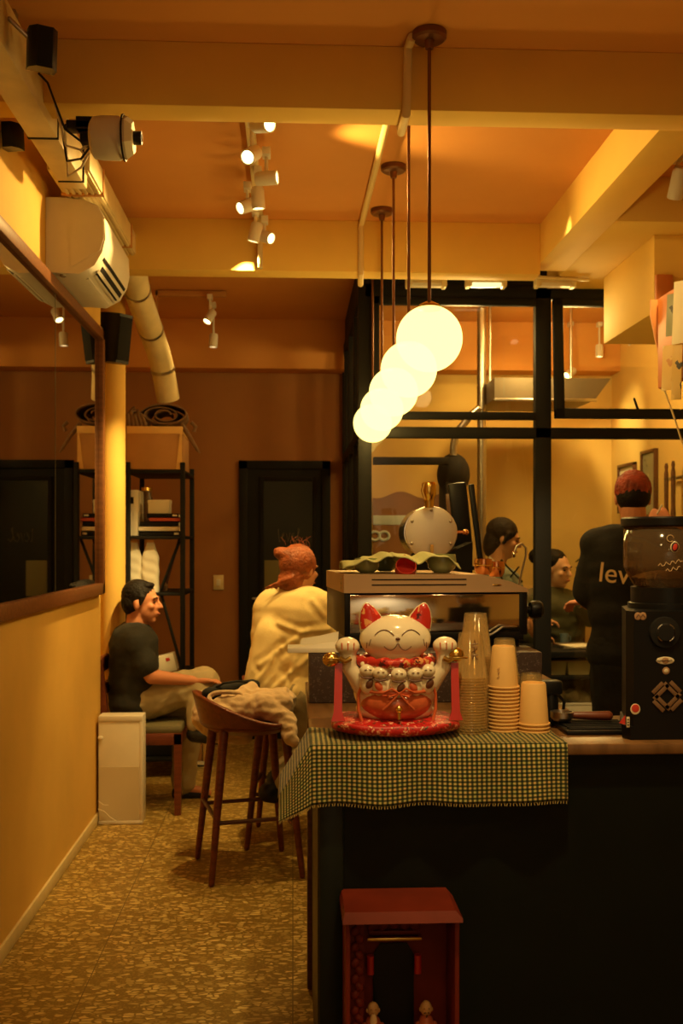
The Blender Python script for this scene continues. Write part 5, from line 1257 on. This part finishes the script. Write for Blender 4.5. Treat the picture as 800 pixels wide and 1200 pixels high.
limb(b_, [hipR, knR, anR], [.088, .060, .038]); limb(b_, [hipL, knL, anL], [.088, .060, .038])
b_.caps(anR, .036, anR + Vector((.13, -.02, -.03)), .026).caps(anL, .036, anL + Vector((.13, 0, -.02)), .028)
blob('body', b_, M['skin_red'], t, .0065, 4)
face_bits(T, t)
b_ = MB(); b_.ell((0, 0, 0), (.078, .090, .082), T @ Matrix.Translation((0, -.022, .048))).ell((0, 0, 0), (.074, .06, .075), T @ Matrix.Translation((0, -.050, .005))).ell((0, 0, 0), (.050, .032, .014), T @ Matrix.Translation((0, .034, .100)))
for sd in (-1, 1): b_.caps(T @ Vector((sd * .068, .02, .035)), .014, T @ Vector((sd * .070, .012, .000)), .008)
blob('hair', b_, M['hair'], t, .006, 2, folds(.004, 60, 60, 60))
b_ = MB(); torso(b_, hipL, hipR, shL, shR, .018, nk - Vector((0, 0, .035)))
limb(b_, [shR, shR.lerp(elR, .62)], [.064, .070]); limb(b_, [shL, shL.lerp(elL, .62)], [.064, .070])
blob('t_shirt', b_, M['tee_dark'], t, .009, 12, folds(.006, 6, 6, 10, 2))
b_ = MB(); b_.caps(hipL, .115, hipR, .115)
limb(b_, [hipR, knR, knR.lerp(anR, .86)], [.112, .085, .062]); limb(b_, [hipL, knL, knL.lerp(anL, .92)], [.105, .082, .062])
blob('trousers', b_, M['khaki'], t, .009, 4, folds(.009, 14, 12, 10, 4))
for an, dx in ((anR, (.12, -.03, -.04)), (anL, (.12, 0, -.035))):
    b_ = MB().caps(an + Vector((-.02, 0, -.02)), .042, an + Vector(dx), .034).caps(an, .04, an + Vector((0, 0, .03)), .04)
    blob('shoe', b_, M['shoe'], t, .007, 3)

# --- woman in cream shirt, seen from behind, facing +x and away
yW = 4.75
t = thing('person', 'auburn-haired woman in a cream shirt seen from behind, sitting at the bar', 'person', (0, yW, .65))
fW = Vector((.72, .69, 0)).normalized(); rW = Vector((.69, -.72, 0))
hcn = Vector((X(331, yW), yW, .70))
hipL, hipR = hcn - rW * .09, hcn + rW * .09
shc = Vector((X(343, yW) + .01, yW + .03, 1.10))
shL, shR = shc - rW * .155, shc + rW * .155
nk = shc + Vector((.02, .02, .075))
hc = P(352, 668, yW + .03); hf = frame((.66, .74, -.16))
elR = P(384, 742, yW - .08); wrR = Vector((elR.x + .16, elR.y + .12, .985))
elL = shL + Vector((.10, .08, -.22)); wrL = elL + Vector((.20, -.02, .07))
knR = hipR + Vector((.26, .12, -.10)); anR = Vector((.13, 4.80, .34))
knL = hipL + Vector((.22, .22, -.12)); anL = Vector((.12, 5.0, .32))
anR = P(322, 925, 4.62); knR = P(372, 862, 4.70)
b_ = MB(); torso(b_, hipL, hipR, shL, shR, 0, nk, .09, .93)
T = head_prims(b_, hc, hf, .93, nk)
limb(b_, [shR, elR, wrR], [.044, .036, .024]); hand(b_, wrR, (1, .3, -.1), (0, 0, -1), .4, .85, 1)
limb(b_, [shL, elL, wrL], [.044, .036, .024]); hand(b_, wrL, (1, -.1, -.1), (0, 0, -1), .4, .85, -1)
limb(b_, [hipR, knR, anR], [.088, .060, .036]); limb(b_, [hipL, knL, anL], [.088, .060, .036])
b_.caps(anR, .034, anR + Vector((.09, .06, -.03)), .024).caps(anL, .034, anL + Vector((.1, .06, -.03)), .024)
blob('body', b_, M['skin'], t, .0065, 4)
face_bits(T, t)
b_ = MB().ell((0, 0, 0), (.088, .100, .098), T @ Matrix.Translation((0, -.028, .030))).ell((0, 0, 0), (.066, .055, .08), T @ Matrix.Translation((0, -.060, -.045)))
bn = P(329, 648, yW); b_.ell(bn, (.034, .034, .028)).ell(bn + Vector((-.012, 0, .012)), (.022, .02, .014)).caps(bn, .03, T @ Vector((0, -.08, .05)), .045)
for k in range(5): b_.caps(T @ Vector((.04 - .02 * k, -.1, -.05)), .012, P(308 + 5 * k, 690, yW - .02), .004)
blob('hair', b_, M['auburn'], t, .006, 5, folds(.003, 25, 25, 60, 8))
w = MB(); random.seed(2)
for k in range(12):
    a = T @ Vector((random.uniform(-.05, .05), random.uniform(-.08, .0), .115)); w.tube([a, a + Vector((random.uniform(-.03, .02), 0, .02)), a + Vector((random.uniform(-.05, .03), 0, random.uniform(.03, .05)))], .0009, 5)
w.build('loose_hair', M['auburn'], t)
b_ = MB(); torso(b_, hipL + Vector((0, 0, .015)), hipR + Vector((0, 0, .015)), shL, shR, .026, nk - Vector((0, 0, .055)), .092, .93)
limb(b_, [shR, elR], [.074, .082]); limb(b_, [elR, elR.lerp(wrR, .3)], [.078, .062]); limb(b_, [shL, elL, elL.lerp(wrL, .3)], [.070, .072, .060])
b_.caps(hcn + Vector((-.06, -.03, .05)), .12, shc + Vector((-.09, -.05, -.14)), .10)
def xz(px, py): v = P(px, py, yW - .2); return (v.x, v.z)
so = blob('shirt', b_, M['cream'], t, .009, 14, ridges([[xz(386, 738), xz(352, 741), xz(326, 733)], [xz(360, 740), xz(330, 762), xz(304, 782)], [xz(372, 762), xz(340, 790), xz(318, 812)], [xz(318, 776), xz(301, 800)], [xz(345, 775), xz(336, 806)], [xz(366, 705), xz(380, 722)]], .014, .013, folds(.004, 5, 5, 7, 6)))
hem(so, .655, t)
b_ = MB().caps(hipL, .122, hipR, .122)
limb(b_, [hipR, knR, knR.lerp(anR, .8)], [.118, .09, .064]); limb(b_, [hipL, knL, knL.lerp(anL, .8)], [.112, .09, .064])
blob('trousers', b_, M['khaki'], t, .009, 4, folds(.009, 12, 12, 12, 4))
for an in (anR, anL):
    b_ = MB().caps(an + Vector((-.03, -.02, -.01)), .045, an + Vector((.10, .05, -.055)), .034).caps(an, .042, an + Vector((.0, 0, .05)), .04)
    blob('shoe', b_, M['shoe'], t, .007, 3)

# --- barista, back to the camera
yB = 4.6
xB = X(743, yB)
t = thing('person', 'barista with red-dyed hair and black t-shirt standing with back turned behind the bar', 'person', (xB, yB, 0))
hipL, hipR = Vector((xB - .09, yB, .93)), Vector((xB + .09, yB, .93))
shL, shR = Vector((xB - .165, yB + .0, 1.385)), Vector((xB + .175, yB + .02, 1.385))
nk = Vector((xB, yB + .01, 1.46)); hc = Vector((xB, yB + .03, 1.600)); hf = frame((.12, 1, -.12))
elL = Vector((X(697, yB) - .0, yB + .08, 1.12)); wrL = P(686, 705, yB + .28)
elR = shR + Vector((.10, .10, -.20)); wrR = P(786, 612, yB + .22)
b_ = MB(); torso(b_, hipL, hipR, shL, shR, 0, nk, .10)
T = head_prims(b_, hc, hf, 1.0, nk)
limb(b_, [shL, elL, wrL], [.05, .040, .028]); hand(b_, wrL, (-.5, .8, -.1), (0, 0, -1), .5, .95, -1)
limb(b_, [shR, elR, wrR], [.05, .040, .026]); hand(b_, wrR, (-.75, .3, .35), (0, 1, 0), .7, .9, -1)
for sd, h in ((-1, hipL), (1, hipR)):
    k_ = h + Vector((sd * .01, -.01, -.45)); a_ = Vector((h.x + sd * .03, yB, .085)); limb(b_, [h, k_, a_], [.09, .058, .038]); b_.caps(a_, .038, a_ + Vector((0, .13, -.045)), .03)
blob('body', b_, M['skin_red'], t, .007, 4)
face_bits(T, t)
b_ = MB().ell((0, 0, 0), (.0805, .095, .090), T @ Matrix.Translation((0, -.021, .036)))
blob('hair', b_, M['redhair'], t, .006, 2, folds(.006, 50, 50, 50, 8))
b_ = MB().ell((0, 0, 0), (.0785, .0925, .078), T @ Matrix.Translation((0, -.024, .010)))
blob('undercut_hair', b_, M['hair'], t, .006, 2)
b_ = MB(); torso(b_, hipL + Vector((0, 0, -.03)), hipR + Vector((0, 0, -.03)), shL, shR, .022, nk - Vector((0, 0, .045)), .102)
limb(b_, [shL, shL.lerp(elL, .78)], [.07, .088]); limb(b_, [shR, shR.lerp(elR, .95)], [.07, .085])
sh = blob('t_shirt', b_, M['tee_black'], t, .009, 12, folds(.006, 5, 5, 9, 2)); hem(sh, .80, t)
txt = MB().text('lev', .125, Matrix.Translation((P(719, 672, yB - .15).x, yB - .155, P(719, 673, yB - .15).z)) @ Matrix.Rotation(PI / 2, 4, 'X') @ Matrix.Rotation(math.radians(-6), 4, 'Z'), .0015)
txt.build('shirt_lettering', M['print_tan'], sh, loc=(xB, yB, 0))
b_ = MB().caps(hipL, .115, hipR, .115)
for sd, h in ((-1, hipL), (1, hipR)):
    k_ = h + Vector((sd * .01, -.01, -.45)); a_ = Vector((h.x + sd * .03, yB, .14)); limb(b_, [h, k_, a_], [.115, .085, .075])
blob('trousers', b_, M['tee_black'], t, .010, 4, folds(.008, 10, 10, 8, 4))
for sd, h in ((-1, hipL), (1, hipR)):
    a_ = Vector((h.x + sd * .03, yB, .06)); b_ = MB().caps(a_ + Vector((0, -.03, -.015)), .045, a_ + Vector((0, .16, -.02)), .038).caps(a_, .045, a_ + Vector((0, 0, .06)), .045)
    blob('shoe', b_, M['shoe'], t, .007, 3)
o = MB().caps(P(770, 602, yB + .12), .0045, P(775, 592, yB + .12), .0045).build('paper_stick', M['paper']); tag(o, 'short white paper stick held up in the barista\'s right hand', 'stick')

# --- woman in profile behind the glass, standing
yA = 5.98
t = thing('person', 'dark-haired woman in profile behind the glass, white collar and grey-green sleeves', 'person', (X(587, yA), yA, 0))
xA = X(584, yA)
hipL, hipR = Vector((xA - .05, yA + .09, .82)), Vector((xA - .05, yA - .09, .82))
shL, shR = Vector((xA + .0, yA + .15, 1.17)), Vector((xA + .0, yA - .16, 1.17))
nk = Vector((xA - .01, yA, 1.25)); hc = P(590, 632, yA); hf = frame((1, -.15, -.28))
elR = P(607, 715, yA - .2); wrR = P(628, 745, yA - .22); elL = Vector((xA + .06, yA + .2, .93)); wrL = Vector((xA + .26, yA + .05, .93))
b_ = MB(); torso(b_, hipL, hipR, shL, shR, 0, nk, .09, .92); T = head_prims(b_, hc, hf, .95, nk)
limb(b_, [shR, elR, wrR], [.045, .036, .025]); hand(b_, wrR, (1, .1, -.1), (0, 0, -1), .5, .85, 1); limb(b_, [shL, elL, wrL], [.045, .036, .025]); hand(b_, wrL, (1, -.2, 0), (0, 0, -1), .5, .85, -1)
for sd, h in ((1, hipL), (-1, hipR)):
    k_ = h + Vector((.03, 0, -.38)); a_ = Vector((h.x, h.y, .08)); limb(b_, [h, k_, a_], [.085, .055, .036]); b_.caps(a_, .035, a_ + Vector((.12, 0, -.04)), .028)
blob('body', b_, M['skin'], t, .0075, 4); face_bits(T, t)
b_ = MB().ell((0, 0, 0), (.084, .098, .086), T @ Matrix.Translation((0, -.024, .046))).ell((0, 0, 0), (.072, .06, .10), T @ Matrix.Translation((0, -.058, -.03)))
for sd in (-1, 1): b_.caps(T @ Vector((sd * .07, .02, .04)), .018, T @ Vector((sd * .072, .0, -.02)), .012)
blob('hair', b_, M['hair'], t, .007, 2, folds(.004, 40, 40, 30, 8))
b_ = MB(); torso(b_, hipL, hipR, shL, shR, .02, nk - Vector((0, 0, .03)), .092, .92); limb(b_, [shR, elR], [.066, .07]); limb(b_, [shL, elL], [.066, .07])
blob('shirt', b_, M['greygreen'], t, .010, 9, folds(.008, 9, 9, 12, 2))
MB().prism([P(574, 652, yA - .17), P(586, 664, yA - .19), P(592, 690, yA - .21), P(584, 692, yA - .21), P(570, 668, yA - .18)], (0, .02, 0)).build('white_collar', M['paper'], t)
for pp in ([(587, 656), (598, 668), (612, 682)], [(608, 664), (598, 676), (590, 690)], [(587, 656), (586, 672), (592, 690)]): MB().tube([P(a, c, yA - .225) for a, c in pp], .005, 8).build('apron_strap', M['blackm'], t)
b_ = MB().caps(hipL, .11, hipR, .11)
for h in (hipL, hipR): limb(b_, [h, h + Vector((.03, 0, -.38)), Vector((h.x, h.y, .12))], [.105, .08, .065])
blob('trousers', b_, M['tee_black'], t, .011, 4)
for h in (hipL, hipR): blob('shoe', MB().caps((h.x - .03, h.y, .045), .044, (h.x + .15, h.y, .04), .036).caps((h.x, h.y, .05), .042, (h.x, h.y, .11), .042), M['shoe'], t, .008, 3)

# --- seated woman with bun behind the glass
yC = 6.22
xC = X(645, yC)
s_ = thing('stool', 'low dark stool under the seated woman behind the glass', 'stool', (xC, yC + .05, 0))
for k in range(4):
    a = PI / 4 + k * PI / 2; leg((.15 * math.cos(a), .15 * math.sin(a), .01), (.12 * math.cos(a), .12 * math.sin(a), .46), .014, .016, M['deepwood'], s_)
MB().lathe([(0, .45), (.17, .45), (.175, .465), (.17, .485), (0, .485)], 28).build('seat', M['deepwood'], s_, local=True)
t = thing('person', 'seated woman with hair bun and dark olive top behind the work table', 'person', (xC, yC, .49))
hipL, hipR = Vector((xC - .09, yC + .06, .60)), Vector((xC + .09, yC + .04, .60))
shL, shR = Vector((xC - .15, yC + .03, 1.02)), Vector((xC + .15, yC - .02, 1.02))
nk = Vector((xC + .0, yC, 1.10)); hc = P(652, 668, yC - .05); hf = frame((.62, -.72, -.12))
elR = P(694, 722, yC - .10); wrR = P(676, 694, yC - .26); elL = Vector((xC - .2, yC - .1, .86)); wrL = P(650, 764, yC - .27)
knL, knR = hipL + Vector((.34, -.02, -.06)), hipR + Vector((.26, -.10, -.06))
b_ = MB(); torso(b_, hipL, hipR, shL, shR, 0, nk, .09, .92); T = head_prims(b_, hc, hf, .95, nk)
limb(b_, [shR, elR, wrR], [.045, .036, .025]); hand(b_, wrR, (.8, -.1, .25), (0, 0, -1), .4, .9, 1)
limb(b_, [shL, elL, wrL], [.045, .036, .025]); hand(b_, wrL, (.8, -.2, -.1), (0, 0, -1), .4, .9, -1)
limb(b_, [hipL, knL, Vector((knL.x, knL.y, .09))], [.085, .058, .036]); limb(b_, [hipR, knR, Vector((knR.x, knR.y, .09))], [.085, .058, .036])
blob('body', b_, M['skin_pale'], t, .0075, 4); face_bits(T, t)
b_ = MB().ell((0, 0, 0), (.080, .092, .084), T @ Matrix.Translation((0, -.030, .048))).ell((0, 0, 0), (.074, .05, .11), T @ Matrix.Translation((0, -.065, -.03))); b_.ell(P(627, 652, yC), (.040, .04, .045)).caps(P(627, 652, yC), .03, T @ Vector((0, -.05, .04)), .06)
blob('hair', b_, M['hair'], t, .007, 2, folds(.004, 40, 40, 30, 8))
b_ = MB(); torso(b_, hipL, hipR, shL, shR, .024, nk - Vector((0, 0, .02)), .095, .92); limb(b_, [shR, elR, elR.lerp(wrR, .55)], [.075, .072, .052]); limb(b_, [shL, elL, elL.lerp(wrL, .8)], [.072, .066, .045])
blob('sweater', b_, M['olive'], t, .010, 9, folds(.010, 9, 9, 12, 2))
b_ = MB().caps(hipL, .11, hipR, .11); limb(b_, [hipL, knL, Vector((knL.x, knL.y, .13))], [.105, .08, .06]); limb(b_, [hipR, knR, Vector((knR.x, knR.y, .13))], [.105, .08, .06])
blob('trousers', b_, M['tee_black'], t, .011, 4)
for kn in (knL, knR): blob('shoe', MB().caps((kn.x - .03, kn.y, .045), .044, (kn.x + .12, kn.y - .03, .04), .036).caps((kn.x, kn.y, .05), .042, (kn.x, kn.y, .11), .042), M['shoe'], t, .008, 3)

# ================================================================== LIGHT
# unseen fill lights added behind the camera for the front part
for k, (x, y, e) in enumerate([(-.2, .4, 15), (1.3, .6, 20), (.5, -1.4, 18)]):
    light('SPOT', 'front_fill_light', (x, y, 2.86), e, (1, .66, .24), .10, (x * .7, y + 1.4, .2), 120, 1)
light('SPOT', 'rear_wall_fill', (.3, -1.7, 2.86), 150, (1, .78, .45), .08, (.3, -3.1, 1.5), 110, 1)  # added unseen, brightens the rear wall mirrored in the machine panel
light('SPOT', 'counter_fill', (.42, 1.55, 2.88), 115, (1, .68, .26), .04, (.48, 2.55, .98), 42, .8)  # added light without a lamp, lifts the cat and the counter
light('SPOT', 'table_fill', (1.12, 4.32, 2.88), 170, (1, .70, .30), .04, (1.56, 5.6, .55), 30, .7)  # added without a fixture to brighten the crate under the work table
light('SPOT', 'inner_wall_fill', (1.45, 6.35, 2.85), 48, (1, .64, .19), .05, (1.35, 7.3, 1.2), 110, 1)  # added fill for the back wall of the glass room
light('SPOT', 'right_wall_fill', (1.80, 6.45, 2.85), 80, (1, .72, .28), .05, (2.32, 7.1, 1.8), 50, 1)  # added light, no fixture, for the bright band on the right wall
light('POINT', 'inner_room_fill', (1.55, 5.75, 2.60), 32, (1, .66, .22), .1)  # fill light added in the glass room, no lamp hangs there
light('POINT', 'inner_room_fill', (.95, 5.72, 2.60), 19, (1, .66, .22), .1)  # second added fill, left side of the glass room
light('SPOT', 'pipe_fill', (-.15, 4.80, 2.80), 250, (1, .70, .24), .02, (X(132, 5.6) - .01, 5.62, 1.45), 34, .5)  # beam added to brighten the pipe, no head of its own on the track
wd = bpy.data.worlds.new('World'); S.world = wd; wd.use_nodes = True
wd.node_tree.nodes['Background'].inputs[0].default_value = (.05, .035, .015, 1); wd.node_tree.nodes['Background'].inputs[1].default_value = .2

# ================================================================== CAMERA
cam = bpy.data.cameras.new('camera'); co = bpy.data.objects.new('camera', cam); COL.objects.link(co)
co.location = (0, 0, CZ); co.rotation_euler = (PI / 2, 0, -YAW)
cam.sensor_fit = 'VERTICAL'; cam.sensor_height = 36; cam.sensor_width = 24; cam.lens = 36; cam.shift_y = 35 / 1200
cam.clip_start = .05
cam.dof.use_dof = True; cam.dof.focus_distance = 2.9; cam.dof.aperture_fstop = 5.6
S.camera = co
S.view_settings.view_transform = 'Standard'; S.view_settings.look = 'None'; S.view_settings.gamma = 1; S.view_settings.exposure = 0.0
S.view_settings.use_curve_mapping = False
S.cycles.transparent_max_bounces = 40; S.cycles.max_bounces = 10
S.cycles.caustics_reflective = False; S.cycles.caustics_refractive = False
S.cycles.sample_clamp_indirect = 4
S.cycles.use_denoising = True
